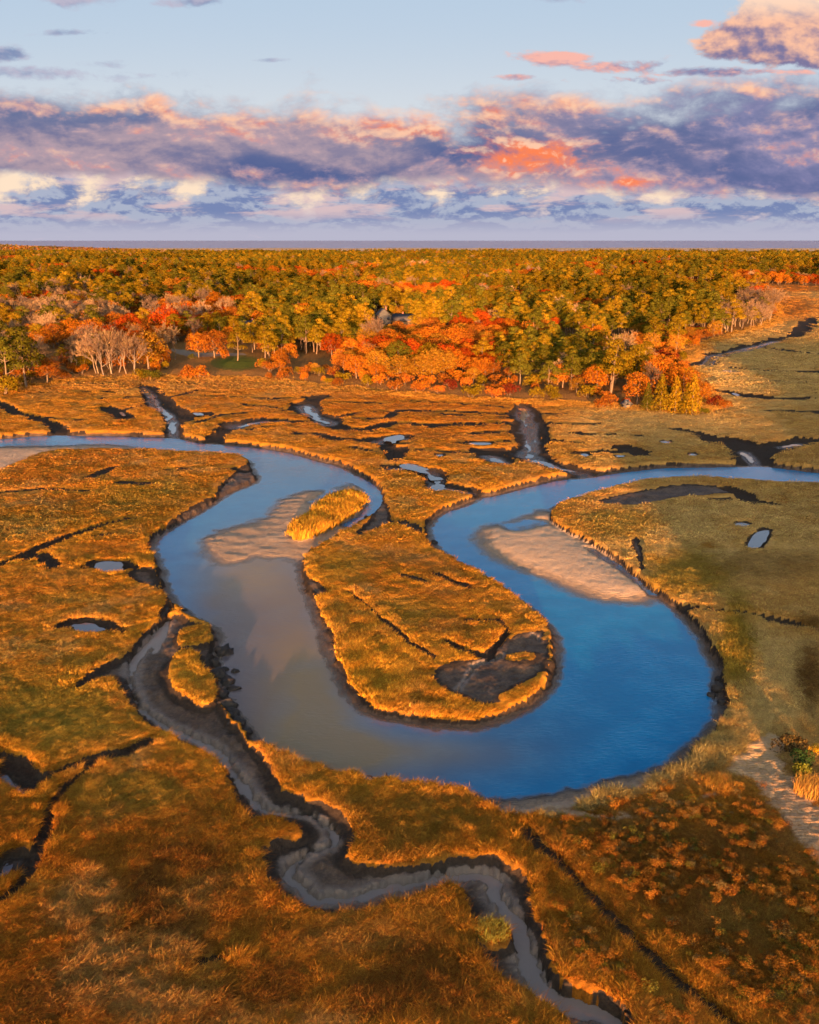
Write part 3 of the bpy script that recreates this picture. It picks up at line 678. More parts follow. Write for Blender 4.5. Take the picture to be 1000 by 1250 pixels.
def oak_mesh(k):
    H = 8.3; lob = []
    nl = 20
    for i in range(nl):
        t = (i+.5)/nl; ph = math.acos(1-1.75*t); a = i*2.4+rng.uniform(-.4, .4); q = rng.uniform(.78, 1.05)
        r = rng.uniform(1.1, 1.75)
        lob.append(((3.1*math.sin(ph)*math.cos(a)*q, 3.1*math.sin(ph)*math.sin(a)*q, H*.5+3.1*math.cos(ph)*q*rng.uniform(.9, 1.1)), (r, r, r*.85)))
    lob.append(((0, 0, H*.5), (2.2, 2.2, 2.2)))
    b = Buf(); limbs(b, H, lob[2::2], .2, 8)
    return lobes_mesh('oak_crown', lob, 50, .17, .45, .8), b.mesh('oak_trunk', True)
def bare_mesh(k, H=10.0):
    b = Buf(); tw = []
    def grow(p, d, L, r, lev):
        q = p+d*L; m_ = p+d*L*.5+rng.normal(0, .05*L, 3)
        if lev < 3: b.tube([p, m_, q], [r, r*.8, r*.6], 5 if lev < 2 else 3, False)
        else: tw.append((p, q))
        if lev >= 5: return
        nb = (4, 4, 4, 4, 3)[lev]
        for i in range(nb):
            dd = d+rng.normal(0, .42, 3)+np.array((0, 0, .16)); dd /= np.linalg.norm(dd)
            s = p+(q-p)*rng.uniform(.55, 1.0); grow(s, dd, L*rng.uniform(.52, .8), r*.55, lev+1)
    for st in range(1+(k % 2)):
        d0 = np.array((rng.normal(0, .16), rng.normal(0, .16), 1)); d0 /= np.linalg.norm(d0)
        grow(np.array((st*.5, 0, -.5)), d0, H*.42, .19, 0)
    V = []; Q = []
    for (p, q) in tw:
        d = q-p; s = np.cross(d, rng.normal(0, 1, 3)); s = s/(np.linalg.norm(s)+1e-9)*.035; n = len(V)
        V += [p-s, p+s, q+s*.5, q-s*.5]; Q.append((n, n+1, n+2, n+3))
    return mesh_np('bare_crown', V, quads=Q), b.mesh('bare_trunk', True)
def cedar_mesh(k):
    H = 7.0; lob = []
    for i in range(15):
        t = i/14; R_ = 1.45*(1-t)**.75; a = i*2.4; r = .45+.75*(1-t)
        lob.append(((R_*.7*math.cos(a), R_*.7*math.sin(a), .6+t*(H-.9)), (r, r, r*1.35)))
    b = Buf(); b.tube([(0, 0, -.5), (0, 0, 2), (.1, 0, 5.5)], [.17, .13, .03], 6)
    return lobes_mesh('cedar_crown', lob, 130, .14, .5, .9), b.mesh('cedar_trunk', True)
def bush_mesh(k):
    lob = [((rng.uniform(-1.1, 1.1), rng.uniform(-.9, .9), rng.uniform(.5, 1.5)), (rng.uniform(.6, 1.0),)*3) for _ in range(9)]
    b = Buf()
    for c, r in lob[:6]: b.tube([(c[0]*.2, c[1]*.2, -.3), (c[0]*.6, c[1]*.6, c[2]*.6), c], [.06, .04, .015], 4, False)
    return lobes_mesh('bush_crown', lob, 120, .12, .7, .8), b.mesh('bush_stem', True)
KIND = dict(pine=[pine_mesh(k) for k in range(7)], oak=[oak_mesh(k) for k in range(6)], bare=[bare_mesh(k) for k in range(5)], cedar=[cedar_mesh(k) for k in range(3)], bush=[bush_mesh(k) for k in range(4)])
for kk, L in KIND.items():
    for c, t in L:
        c.materials.append(M_TWIG if kk == 'bare' else M_LEAF); t.materials.append(M_TWIG if kk == 'bare' else M_BARK)
NAMES = dict(pine='pine_tree', oak='oak_tree', bare='bare_tree', cedar='cedar_tree', bush='bush')
CATS = dict(pine='pine tree', oak='oak tree', bare='bare tree', cedar='cedar tree', bush='bush')
def ground_z(x, y): return terrain(np.atleast_1d(np.asarray(x, float)), np.atleast_1d(np.asarray(y, float)))['z']
def plant(kind, v, x, y, z, s, rz, tint, label, group=None, sz=1.0):
    r = empty(NAMES[kind], (x, y, z-.05), rz); r.scale = (s, s, s*sz); tag(r, label, CATS[kind], group)
    c, t = KIND[kind][v % len(KIND[kind])]
    a = link('crown', c, parent=r); a['tint'] = [float(q) for q in tint]
    b = link('trunk' if kind != 'bush' else 'stem', t, parent=r); b['tint'] = [float(q) for q in (np.array(tint)*.7+.05)]
    return r
TN = dict(olive=(.29, .175, .010), green=(.16, .135, .014), gold=(.38, .21, .012), scarlet=(.46, .068, .008), orange=(.56, .17, .014), rust=(.40, .12, .016), grey=(.27, .165, .11), pale=(.40, .235, .125), wine=(.20, .03, .012), amber=(.45, .20, .02))
TN = {k: tuple(q*.64 for q in c) for k, c in TN.items()}
SPECIAL = [  # kind, px, py of the foot, size, colour, label
 ('pine', 8, 476, 1.2, 'green', 'broad green tree at the marsh edge, leftmost of all the trees'), ('pine', 33, 471, 1.35, 'green', 'tallest broad green tree at the marsh edge on the far left'),
 ('bush', 4, 478, 2.0, 'olive', 'big olive bush at the foot of the leftmost green tree'), ('oak', 58, 466, .9, 'rust', 'rust brown tree just right of the broad green trees on the far left'),
 ('bare', 91, 452, 1.1, 'pale', 'pale leafless forked tree standing alone left of a round olive tree'), ('oak', 104, 454, .72, 'olive', 'round olive tree between the pale forked tree and the leafless thicket'),
 ('bare', 118, 456, 1.15, 'pale', 'leftmost tall tree of the pink leafless thicket'), ('bare', 127, 457, 1.25, 'grey', 'grey pink leafless tree second from the left in the thicket'),
 ('bare', 136, 456, 1.3, 'pale', 'tallest pale leafless tree in the middle of the thicket'), ('bare', 145, 455, 1.2, 'grey', 'grey leafless tree right of the tallest one in the thicket'),
 ('bare', 155, 456, 1.2, 'pale', 'pale leafless tree near the right end of the thicket'), ('bare', 164, 455, 1.1, 'grey', 'rightmost grey leafless tree of the thicket, beside an orange oak'),
 ('oak', 128, 436, 1.0, 'gold', 'golden yellow tree rising behind the leafless thicket'), ('oak', 159, 424, 1.35, 'scarlet', 'spreading scarlet tree behind the right end of the leafless thicket'),
 ('oak', 176, 426, 1.0, 'wine', 'dark wine red tree right beside the spreading scarlet tree'), ('oak', 204, 419, 1.55, 'scarlet', 'largest round scarlet tree, above the forked bare tree by the drive'),
 ('oak', 88, 424, 1.15, 'orange', 'orange oak left of another orange oak above the leafless thicket'), ('oak', 114, 424, 1.2, 'orange', 'wide orange oak right of its twin above the leafless thicket'),
 ('oak', 182, 452, 1.35, 'amber', 'big amber oak between the leafless thicket and the forked bare tree'), ('bare', 205, 441, 1.0, 'pale', 'slim bare tree just left of the forked pale tree by the drive'),
 ('bare', 214, 440, 1.15, 'pale', 'forked pale bare tree at the left end of the gravel drive'), ('oak', 243, 438, .98, 'orange', 'orange tree with a pale straight trunk beside the gravel drive'),
 ('oak', 262, 438, 1.05, 'rust', 'rust coloured tree with a bare trunk by the middle of the gravel drive'), ('bush', 234, 440, .75, 'green', 'small dark green bush on the near side of the drive by the orange tree'),
 ('bush', 172, 461, 1.3, 'olive', 'round olive bush at the marsh edge below the amber oak'), ('bush', 186, 461, 1.4, 'green', 'round dark green bush at the marsh edge right of the olive one'),
 ('bush', 226, 460, 1.7, 'rust', 'rust bush in front of the left part of the gravel drive'), ('bush', 242, 460, 1.6, 'orange', 'orange bush in front of the middle of the gravel drive'), ('bush', 273, 439, 1.3, 'orange', 'orange bush on the far side of the lawn by the drive'),
 ('pine', 290, 442, .9, 'olive', 'olive pine at the right end of the gravel drive'), ('bush', 205, 452, 1.0, 'olive', 'olive bush between the forked bare tree and the marsh'),
 ('oak', 452, 455, .95, 'orange', 'round orange tree left of a yellow green tree above the middle of the marsh'), ('oak', 467, 444, 1.0, 'scarlet', 'red orange tree behind the round orange one above the middle of the marsh'),
 ('oak', 485, 458, 1.1, 'green', 'yellow green round tree standing among orange trees in the middle'), ('oak', 523, 458, 1.0, 'olive', 'olive round tree right of the yellow green tree in the middle'),
 ('pine', 745, 484, 1.15, 'olive', 'big olive pine behind the red bush near the right point of the wood'), ('oak', 778, 492, .9, 'orange', 'orange oak left of the cedars at the right point of the wood'),
 ('oak', 802, 484, 1.15, 'orange', 'wide orange oak rising behind the cedars at the right point'), ('oak', 832, 490, 1.05, 'orange', 'bright orange oak behind the rightmost cedars'), ('oak', 852, 494, .75, 'orange', 'small orange oak at the very tip of the right point of the wood'),
 ('cedar', 790, 499, .85, 'green', 'dark cedar leftmost of the row at the right point of the wood'), ('cedar', 806, 500, 1.15, 'olive', 'full olive cedar second from the left in the row'), ('cedar', 824, 500, 1.1, 'gold', 'narrow golden green cedar in the middle of the row'),
 ('cedar', 838, 502, .95, 'olive', 'narrow olive cedar just left of the widest cedar'), ('cedar', 845, 503, 1.2, 'gold', 'widest golden green cedar at the right end of the row'), ('bush', 860, 503, .7, 'green', 'small round dark green bush standing alone right of the cedars'),
 ('bush', 762, 493, .8, 'scarlet', 'low red bush beside the little white shed'), ('bush', 735, 495, 1.2, 'rust', 'rust bush at the marsh edge left of the white shed'),
 ('bush', 872, 494, 1.2, 'wine', 'brown leafless scrub right of the lone dark bush'), ('bush', 884, 496, 1.0, 'rust', 'rust scrub farthest right of the cedar point'),
 ('bare', 916, 399, .85, 'pale', 'spreading orange tinted bare tree beside the inlet marsh'), ('bare', 929, 396, .8, 'pale', 'bare tree right of the spreading one beside the inlet marsh'), ('bare', 940, 391, .7, 'pale', 'rightmost bare tree of the wood, beside the inlet marsh'),
 ('bare', 765, 462, 1.25, 'pale', 'tall pale dead tree behind the cedar point'),
]
sxy = []
for i, (k, a, b, s, c, lab) in enumerate(SPECIAL):
    x, y = unproj(a, b, 1.6); x, y = float(x), float(y); sxy.append((x, y))
    plant(k, i, x, y, float(ground_z(x, y)[0]), s*1.12, rng.uniform(0, 6.28), TN[c], lab)
sxy = np.array(sxy)
# every other tree of the wood
tx, ty = [], []
for y0, y1, s in ((225, 640, 5.6), (640, 1200, 7.2), (1200, 2000, 9.2), (2000, 2950, 10.5)):
    ny = int((y1-y0)/s)
    for j in range(ny):
        yb = y0+j*s; wx = .60*(yb+s); nx = int(2*wx/s); a = (np.arange(nx)+.5*(j % 2))*s-wx
        tx.append(a+rng.uniform(-.42, .42, nx)*s); ty.append(yb+rng.uniform(-.42, .42, nx)*s)
tx = np.concatenate(tx); ty = np.concatenate(ty)
fo = np.where(ty > 1700, -60, sdf(tx, ty, FORG))
px, py = proj(tx, ty, 1.6)
ok = fo < -1.2-1.5*rng.uniform(0, 1, len(tx))
CLEAR = [G(P('196,424 300,424 312,441 308,447 330,463 215,463 205,448')), G(P('448,396 505,396 512,416 445,417')), G(P('300,405 322,405 326,420 298,420')), G(P('752,488 775,488 778,500 752,500'))]
for c in CLEAR: ok &= sdf(tx, ty, c) > 0
ok &= ~((ty > 700) & (fbm(tx/90, ty/60, 3, 91) > .55))
ok &= ~((ty < 1100) & (fo < -22) & (fbm(tx/24, ty/52, 3, 93) > .2))
for a, b in sxy: ok &= (np.abs(tx-a) > 2.8) | (np.abs(ty-b) > 4.5)
tx, ty, px, py, fo = tx[ok], ty[ok], px[ok], py[ok], fo[ok]
n = len(tx); u1, u2, u3 = rng.uniform(0, 1, (3, n))
nz = fbm(tx/55, ty/75, 3, 81); nz2 = fbm(tx/28, ty/40, 3, 83)
po = np.clip(.08+1.0*sstep(.02, .2, nz)*.9, 0, 1); pb = np.full(n, .03)          # shares of oak and bare trees
left = sstep(370, 300, px)*sstep(350, 385, py); po = np.maximum(po, left*.62); pb = np.maximum(pb, left*(.10+.22*sstep(180, 60, px)))
front = sstep(-42, -16, fo)*(ty < 420); midf = front*sstep(330, 420, px)
po = np.maximum(po, midf*.62); pb = np.maximum(pb, midf*.05)
farz = sstep(314.5, 312, py); po = np.maximum(po, farz*.6); pb = np.maximum(pb, farz*.4)
hl = sstep(330, 200, px)*sstep(322, 312, py); po = np.maximum(po, hl*.45); pb = np.maximum(pb, hl*.3)
row = np.exp(-((px-800)/85)**2-((py-327)/3.5)**2); po = np.maximum(po, row*.8)
rgt = sstep(865, 900, px)*sstep(352, 362, py); pb = np.maximum(pb, rgt*.75)
kind = np.where(u1 < pb, 2, np.where(u1 < pb+po*(1-pb), 1, 0))
bsh = (((fo > -12) & (u2 < .92)) | ((fo > -30) & (u2 < .38))) & (ty < 420); kind = np.where(bsh, 4, kind)
kinds = ['pine', 'oak', 'bare', 'cedar', 'bush']
size = np.where(kind == 0, rng.uniform(.72, 1.15, n), np.where(kind == 1, rng.uniform(.68, 1.15, n), np.where(kind == 2, rng.uniform(.85, 1.3, n), rng.uniform(1.1, 2.1, n))))
size *= 1+.58*fbm(tx/34, ty/46, 2, 87)
size = np.where(ty > 2350, np.minimum(size*.7, .6), np.minimum(size, np.where(ty > 1200, 1.2, 1.45)))
size *= np.where(ty < 640, 1.0, np.where(ty < 1200, 1.08, np.where(ty < 2000, 1.22, 1.38)))
cn = np.array(['olive']*n, dtype=object)
cn[(kind == 0) & (u3 < .42)] = 'green'; cn[(kind == 0) & (u3 > .86)] = 'gold'
o_ = kind == 1
cn[o_] = np.where(nz2[o_]+.5*(u3[o_]-.5) > .32, 'scarlet', np.where(u3[o_] < .45, 'orange', np.where(u3[o_] < .72, 'rust', 'amber')))
cn[o_ & (midf > .3) & (u2 < .35)] = 'orange'; cn[o_ & (midf > .3) & (u2 > .75)] = 'amber'; cn[o_ & (row > .3)] = 'scarlet'
cn[o_ & (left > .4)] = np.where(u3[o_ & (left > .4)] < .3, 'scarlet', np.where(u3[o_ & (left > .4)] < .75, 'orange', 'rust'))
cn[kind == 2] = np.where(u3[kind == 2] < .5, 'grey', 'pale')
b_ = kind == 4
cn[b_] = np.where(u3[b_] < .4, 'rust', np.where(u3[b_] < .7, 'orange', np.where(u3[b_] < .9, 'olive', 'wine')))
tint = np.array([TN[c] for c in cn])*rng.uniform(.74, 1.24, (n, 1))*(1+.4*fbm(tx/130, ty/210, 3, 95))[:, None]
tz = ground_z(tx, ty)
rz = rng.uniform(0, 6.28, n); vid = rng.integers(0, 60, n)
CW = dict(olive='olive', green='dark green', gold='golden', scarlet='scarlet', orange='orange', rust='rust brown', grey='grey leafless', pale='pale leafless', wine='wine brown', amber='amber')
def lab(k, c, x, yy_, f):
    lat = ('left of the gravel drive' if x < 200 else 'near the gravel drive' if x < 330 else 'left of the round yellow green tree' if x < 485 else 'right of the round yellow green tree' if x < 650 else 'toward the cedar point' if x < 780 else 'around the cedar point')
    dep = ('along the marsh edge' if f > -9 else 'in the front rows' if f > -32 else 'a little inside the wood' if f > -80 else 'deep in the wood')
    kw = dict(pine='pine', oak='oak', bare='tree', bush='bush')[k]
    return f'{CW[c]} {kw} {dep} {lat}'
size *= np.where((fo > -45) & (kind < 3) & (ty < 420), .86, 1.0)
solo = np.zeros(n, bool); inview = (px > -25) & (px < 1025)
order = np.argsort(ty)
for ki, cap in ((0, 296), (1, 285), (2, 285), (4, 285)):
    q = [i for i in order if kind[i] == ki and inview[i]][:cap]; solo[q] = True
    for i in q:
        k = kinds[ki]
        plant(k, vid[i], tx[i], ty[i], tz[i], size[i], rz[i], tint[i], lab(k, cn[i], px[i], py[i], fo[i]), lab(k, cn[i], px[i], py[i], fo[i]).replace('pine ', 'pines ').replace('oak ', 'oaks ').replace('tree ', 'trees ', 1).replace('bush ', 'bushes '))
# the rest of the wood, as far as it goes
PT = []; base = {}; size *= np.where((kind == 2) & (rgt > .4), .75, 1.0)
def whole(c, t):
    """crown and trunk of a kind as one mesh for the mass of the wood"""
    me = bpy.data.meshes.new('tree'); import bmesh
    b = bmesh.new(); b.from_mesh(c); kf = len(b.faces); b.from_mesh(t); b.faces.ensure_lookup_table()
    for f in b.faces[kf:]: f.material_index = 1
    b.to_mesh(me); b.free(); me.materials.append(c.materials[0]); me.materials.append(t.materials[0]); return me
for ki in (0, 1, 2, 4):
    base[ki] = len(PT)
    for c, t in KIND[kinds[ki]]: PT.append(hidden('tree', whole(c, t), None))
r_ = ~solo
vv = np.array([base[kinds_i]+v % len(KIND[kinds[kinds_i]]) for kinds_i, v in zip(kind[r_], vid[r_])])
nr_ = int(r_.sum())
scatter('far_wood', np.stack([tx, ty, tz-.05], 1)[r_], np.stack([np.zeros(nr_), np.zeros(nr_), rz[r_]], 1), np.repeat(size[r_], 3).reshape(-1, 3), vv, tint[r_], PT,
        'dense olive pine wood with red oaks reaching back to the sea', 'wood')
print('trees', n, int(solo.sum()))
# ------------------------------------------------------------------ small things
M_PEAT = simple('peat', (.035, .026, .022), .5, 5, .7, .3, .8)
M_WHITE = simple('white_boards', (.62, .6, .58), .1, 4); M_ROOF = simple('dark_shingles', (.09, .075, .075), .3, 6); M_GREYW = simple('weathered_boards', (.085, .08, .08), .2, 4); M_BROWN = simple('brown_boards', (.26, .15, .08), .2, 4)
M_GLASS = simple('dark_glass', (.03, .035, .05), .1, 2, .1, .5, 0); M_DRIFT = simple('driftwood', (.06, .045, .04), .4, 5); M_BRICK = simple('brick', (.3, .12, .08), .2, 8)
def clod(name, px, py, wx, wy, h, label, cat='peat clod', group=None, z=0.0, rz=0):
    x, y = unproj(px, py, z); b = Buf(); nu, nv = 20, 11; v = []; s = rng.uniform(0, 50)
    for j in range(nv+1):
        ph = math.pi*j/nv
        for i in range(nu):
            t = 2*math.pi*i/nu; d = np.array((math.sin(ph)*math.cos(t), math.sin(ph)*math.sin(t), math.cos(ph)))
            q = 1+.5*float(fbm(np.array([d[0]*1.7+s]), np.array([d[1]*1.7+d[2]*1.3]), 3, 5)[0])+.16*float(vnoise(np.array([d[0]*5+s]), np.array([d[1]*5+d[2]*4]), 8)[0])
            v.append((d[0]*wx/2*q, d[1]*wy/2*q, min(d[2], .72)*h*q))
    f = [(j*nu+i, j*nu+(i+1) % nu, (j+1)*nu+(i+1) % nu, (j+1)*nu+i)[::-1] for j in range(nv) for i in range(nu)]
    o = link(name, mesh_np(name, v, faces=f, smooth=True), M_PEAT, loc=(float(x), float(y), z)); o.rotation_euler = (0, 0, rz); tag(o, label, cat, group); return o
for a in [(274, 797, 2.0, 1.7, .8, 'biggest dark peat clod in the water beside the grassy islet'), (275, 818, .75, .7, .35, 'small dark peat clod left of its twin in the water'),
          (287, 820, .85, .7, .3, 'small dark peat clod right of its twin in the water'), (277, 832, 1.7, 1.5, .6, 'dark peat lump attached to the bank just below two small clods'),
          (287, 841, .7, 1.4, .3, 'long narrow peat clod standing farthest from the bank'), (266, 825, 1.8, 1.4, .8, 'broad peat block slumped against the bank by the islet'),
          (262, 812, 1.3, 1.0, .9, 'peat block at the foot of the islet bank above the broad one'), (270, 848, 1.5, 1.3, .8, 'peat block on the shore below the long narrow clod'),
          (277, 862, 1.9, 1.4, .8, 'heavy peat block midway down the dark shore'), (284, 874, 1.6, 1.3, .7, 'peat block on the shore just below the heavy one'), (290, 886, 1.8, 1.4, .8, 'peat block on the lower dark shore'),
          (297, 897, 1.5, 1.3, .6, 'lowest peat block of the dark shore'), (285, 831, .5, .35, .2, 'tiny peat fragment right of the attached lump'),
          (868, 849, .9, .8, .4, 'lone dark clod in blue water off the right bank'), (877, 843, 1.4, 1.1, .8, 'large dark clod against the right bank beside the lone one'), (877, 830, .8, .7, .45, 'small dark clod at the right bank above the large one'),
          (882, 858, .8, .9, .5, 'dark clod on the right shore just below the large one'), (221, 743, .5, .4, .25, 'small dark stone at the creek mouth, left one'), (226, 745, .6, .4, .25, 'small dark stone at the creek mouth, right one'),
          (866, 771, 1.4, 1.2, .8, 'slumped clod high on the right bank below the ditch'), (530, 663, 1.0, .9, .5, 'dark clod at the neck of the marsh tongue'), (609, 717, 1.0, .9, .5, 'dark clod at the east edge of the marsh tongue'), (449, 633, 1.0, .8, .5, 'dark clod beside the narrow side channel')]:
    clod('peat_clod', *a[:5], a[5], rz=rng.uniform(0, 3))
# driftwood stranded below the marsh edge
x, y = unproj(462, 957, .1); t = empty('driftwood', (float(x), float(y), .1), .2); tag(t, 'black twisted driftwood stranded at the near shore of the river', 'driftwood')
b = Buf(); b.tube([(-.9, 0, 0), (-.3, .1, .16), (.4, -.05, .2), (1.1, .12, .05)], [.16, .2, .17, .07], 8); link('log', b.mesh('log', True), M_DRIFT, t)
for q in ([(-.2, .1, .2), (-.5, .4, .5), (-.9, .5, .55)], [(.4, 0, .2), (.7, .35, .45), (.8, .7, .5)], [(0, 0, .2), (.1, -.4, .35), (.4, -.7, .3)]):
    b = Buf(); b.tube(q, [.09, .06, .02], 6); link('branch', b.mesh('branch', True), M_DRIFT, t)
# green tussock alone on the creek mud
def reeds(name, px, py, z, rad, nb, h, col, label, cat):
    x, y = unproj(px, py, z); m = tuft(rad, nb, .016, .3, .25); o = link(name, m, M_GRASS, loc=(float(x), float(y), z)); o.scale = (1, 1, h)
    o['tint'] = list(col); tag(o, label, cat)
reeds('grass_tussock', 601, 1142, .75, .95, 700, .7, (.24, .20, .035), 'green and gold grass tussock alone on the creek mud', 'grass tussock')
reeds('reed_clump', 990, 968, .8, 1.3, 800, 1.15, (.40, .19, .04), 'tall straw reed clump at the right edge beside the sandy path', 'reeds')
reeds('reed_clump', 876, 962, .8, 1.2, 700, .8, (.42, .18, .028), 'bright orange reed clump in the fork of the sandy path', 'reeds')
for i, (a, b_, s, c, lb) in enumerate([(978, 936, .6, (.04, .07, .018), 'dark green bush at the right edge above the reeds'), (998, 922, .42, (.5, .26, .015), 'bush with yellow orange leaves at the right edge'),
                                     (985, 948, .6, (.16, .15, .02), 'small olive bush between the dark green bush and the reeds'), (966, 918, .8, (.10, .06, .02), 'brown bush at the upper end of the sandy path')]):
    x, y = unproj(a, b_, 1.0); plant('bush', i, float(x), float(y), float(ground_z(x, y)[0]), s, i*1.7, c, lb)
# houses seen between the trees
def house(name, px, py, rz, w, d, h, rh, wall, label, cat='house', nwin=2):
    x, y = unproj(px, py, 2.0); x, y = float(x), float(y); z = float(ground_z(x, y)[0]); t = empty(name, (x, y, z), rz); tag(t, label, cat)
    b = Buf(); b.box(-w/2, w/2, -d/2, d/2, -.5, h); b.add([(-w/2, -d/2, h), (w/2, -d/2, h), (0, -d/2, h+rh), (-w/2, d/2, h), (w/2, d/2, h), (0, d/2, h+rh)], [(0, 1, 2), (5, 4, 3)])
    link('wall', b.mesh('wall'), wall, t)
    b = Buf(); ov = .35
    for s in (-1, 1):
        e = (s*(w/2+ov), h-ov*rh/(w/2)+.06); a = [(0, -d/2-ov, h+rh+.06), (e[0], -d/2-ov, e[1]), (e[0], d/2+ov, e[1]), (0, d/2+ov, h+rh+.06)]
        b.add(a+[(p[0], p[1], p[2]+.16) for p in a], [(0, 1, 2, 3), (7, 6, 5, 4), (0, 4, 5, 1), (1, 5, 6, 2), (2, 6, 7, 3), (3, 7, 4, 0)])
    r = link('roof', b.mesh('roof'), M_ROOF, t)
    if cat == 'house':
        b = Buf(); b.box(w*.18, w*.18+.7, d*.1, d*.1+.7, h+.2, h+rh+.9); link('chimney', b.mesh('chimney'), M_BRICK, r)
    b = Buf(); b.box(-.5, .5, -d/2-.05, -d/2+.02, 0, min(2.1, h*.8)); dd = link('door', b.mesh('door'), M_BROWN, t)
    b = Buf(); b.box(.34, .4, -d/2-.12, -d/2-.05, 1.0, 1.1); link('handle', b.mesh('handle'), M_GLASS, dd)
    for zz in ((1.0, 3.6) if h > 4 else (1.0,)):
        for xx in (-w*.3, w*.3)[:nwin]:
            b = Buf(); b.box(xx-.5, xx+.5, -d/2-.03, -d/2+.02, zz, zz+1.3); wn = link('window', b.mesh('window'), M_GLASS, t)
            b = Buf()
            for q in ((-.6, -.5, -.1, 1.4), (.5, .6, -.1, 1.4), (-.5, .5, -.1, 0), (-.5, .5, 1.3, 1.4)): b.box(xx+q[0], xx+q[1], -d/2-.06, -d/2-.01, zz+q[2], zz+q[3])
            link('frame', b.mesh('frame'), M_GREYW, wn)
house('house', 468, 399, .15, 6, 9, 5.6, 2.8, M_GREYW, 'white gabled house half hidden in the middle of the wood')
house('house', 494, 399, 1.2, 7, 11, 3.0, 2.6, M_BROWN, 'low dark roofed house right of the white gabled house')
house('house', 311, 408, 1.35, 8, 11, 3.2, 2.4, M_BROWN, 'brown house with a dark roof among pines above the drive')
house('shed', 765, 494, .3, 1.7, 1.8, 1.2, .6, M_GREYW, 'little white shed at the marsh edge left of the cedars', 'shed', 1)

# ------------------------------------------------------------------ unseen ridge added behind the camera, shaped to shade the right marsh
gx_ = np.linspace(-500, 900, 180); gy_ = np.linspace(-620, 0, 60); A, B = np.meshgrid(gx_, gy_)
RIDGE_Y = -130.0
crest = RIDGE_Y+10*fbm(A/60, A*0, 3, 7)
# lateral profile of the crest, followed along the sun's rays
sx = A-0.0
H = 24*sstep(20, 34, sx)+11*sstep(80, 112, sx)+2.5*fbm(sx/9, sx*0+3, 3, 19)*sstep(20, 60, sx)
Hl = -3.0
prof = np.exp(-((B-crest)/55)**2)
Z = -.9+np.maximum(H, 0)*prof
m = mesh_np('shade_ridge', np.stack([A.ravel(), B.ravel(), Z.ravel()], 1), quads=np.stack([(np.arange(60*180).reshape(60, 180))[a:a+59 or None, b:b+179 or None] for a, b in ((0, 0), (0, 1), (1, 1), (1, 0))], -1).reshape(-1, 4) if False else np.stack([np.arange(60*180).reshape(60, 180)[:-1, :-1], np.arange(60*180).reshape(60, 180)[:-1, 1:], np.arange(60*180).reshape(60, 180)[1:, 1:], np.arange(60*180).reshape(60, 180)[1:, :-1]], -1).reshape(-1, 4), smooth=True)
tag(link('shade_ridge', m, simple('shade_ridge_scrub', (.12, .08, .03), .4, .3)), kind='structure')

# ------------------------------------------------------------------ sun and sky
sun = bpy.data.lights.new('sun', 'SUN'); sun.energy = 5.0; sun.angle = R(.6); sun.color = (1.0, .505, .20)
so = bpy.data.objects.new('sun', sun); COL.objects.link(so); so.location = (0, -50, 80)
so.rotation_euler = (math.pi/2-SUN_EL, 0, SUN_AZ)
w = bpy.data.worlds.new('World'); sc.world = w; w.use_nodes = True; w.node_tree.nodes.clear(); n = N(w.node_tree)
STR = .12
sky = n.node('ShaderNodeTexSky', sky_type='NISHITA'); sky.sun_disc = False; sky.sun_elevation = SUN_EL; sky.sun_rotation = math.pi+SUN_AZ*-1
sky.air_density = 1.0; sky.dust_density = .6; sky.ozone_density = 1.5; sky.altitude = 40
D_ = n.node('ShaderNodeTexCoord').outputs['Generated']
sep = n.node('ShaderNodeSeparateXYZ'); n.set(sep.inputs[0], D_); dx, dy, dz = sep.outputs
ay = n.m('MAXIMUM', n.m('ABSOLUTE', dy), .08); u = n.m('DIVIDE', dx, ay); v = n.m('DIVIDE', dz, ay)
def gau(cu, cv, ru, rv):
    a = n.m('DIVIDE', n.sub(u, cu), ru); b = n.m('DIVIDE', n.sub(v, cv), rv)
    return n.m('EXPONENT', n.mul(n.add(n.mul(a, a), n.mul(b, b)), -1.0))
EXPO = 2.0
K_ = 1/STR/2**EXPO
def rgb(r, g, b): return tuple(((c/255+.055)/1.055)**2.4*K_ if c > 10 else c/255/12.92*K_ for c in (r, g, b))
# clear sky
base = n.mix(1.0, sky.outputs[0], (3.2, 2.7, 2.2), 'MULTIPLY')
clear = n.mix(n.ss(0, .24, v), rgb(232, 229, 227), rgb(182, 202, 224))
clear = n.mix(n.ss(.2, .75, v), clear, rgb(52, 92, 142))
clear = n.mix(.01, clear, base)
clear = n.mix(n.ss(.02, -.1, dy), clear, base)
def n2(a, b, seed, det, rough, warp):
    r = n.node('ShaderNodeTexNoise', noise_dimensions='2D'); n.set(r.inputs['Vector'], n.vec(n.add(a, seed*3.7), n.add(b, seed*1.9)))
    r.inputs['Scale'].default_value = 1.0; r.inputs['Detail'].default_value = det; r.inputs['Roughness'].default_value = rough; r.inputs['Distortion'].default_value = warp; return r.outputs[0]
def pair(su, sv, seed, det, rough, ou, ov, warp=.15):
    """billow noise, and how much each billow side is turned to the low sun"""
    a = n2(n.mul(u, su), n.mul(v, sv), seed, det, rough, warp); b = n2(n.add(n.mul(u, su), ou), n.add(n.mul(v, sv), ov), seed, max(det-2, 2), rough, warp)
    return a, n.sub(a, b)
nzL = n2(n.mul(u, 3.2), n.mul(v, 9.0), 9.4, 2, .5, 0)
nz1, lit = pair(8.5, 19.0, 3.1, 7, .60, .05, .17)
nz2, lit2 = pair(24.0, 42.0, 7.7, 5, .60, .05, .20)
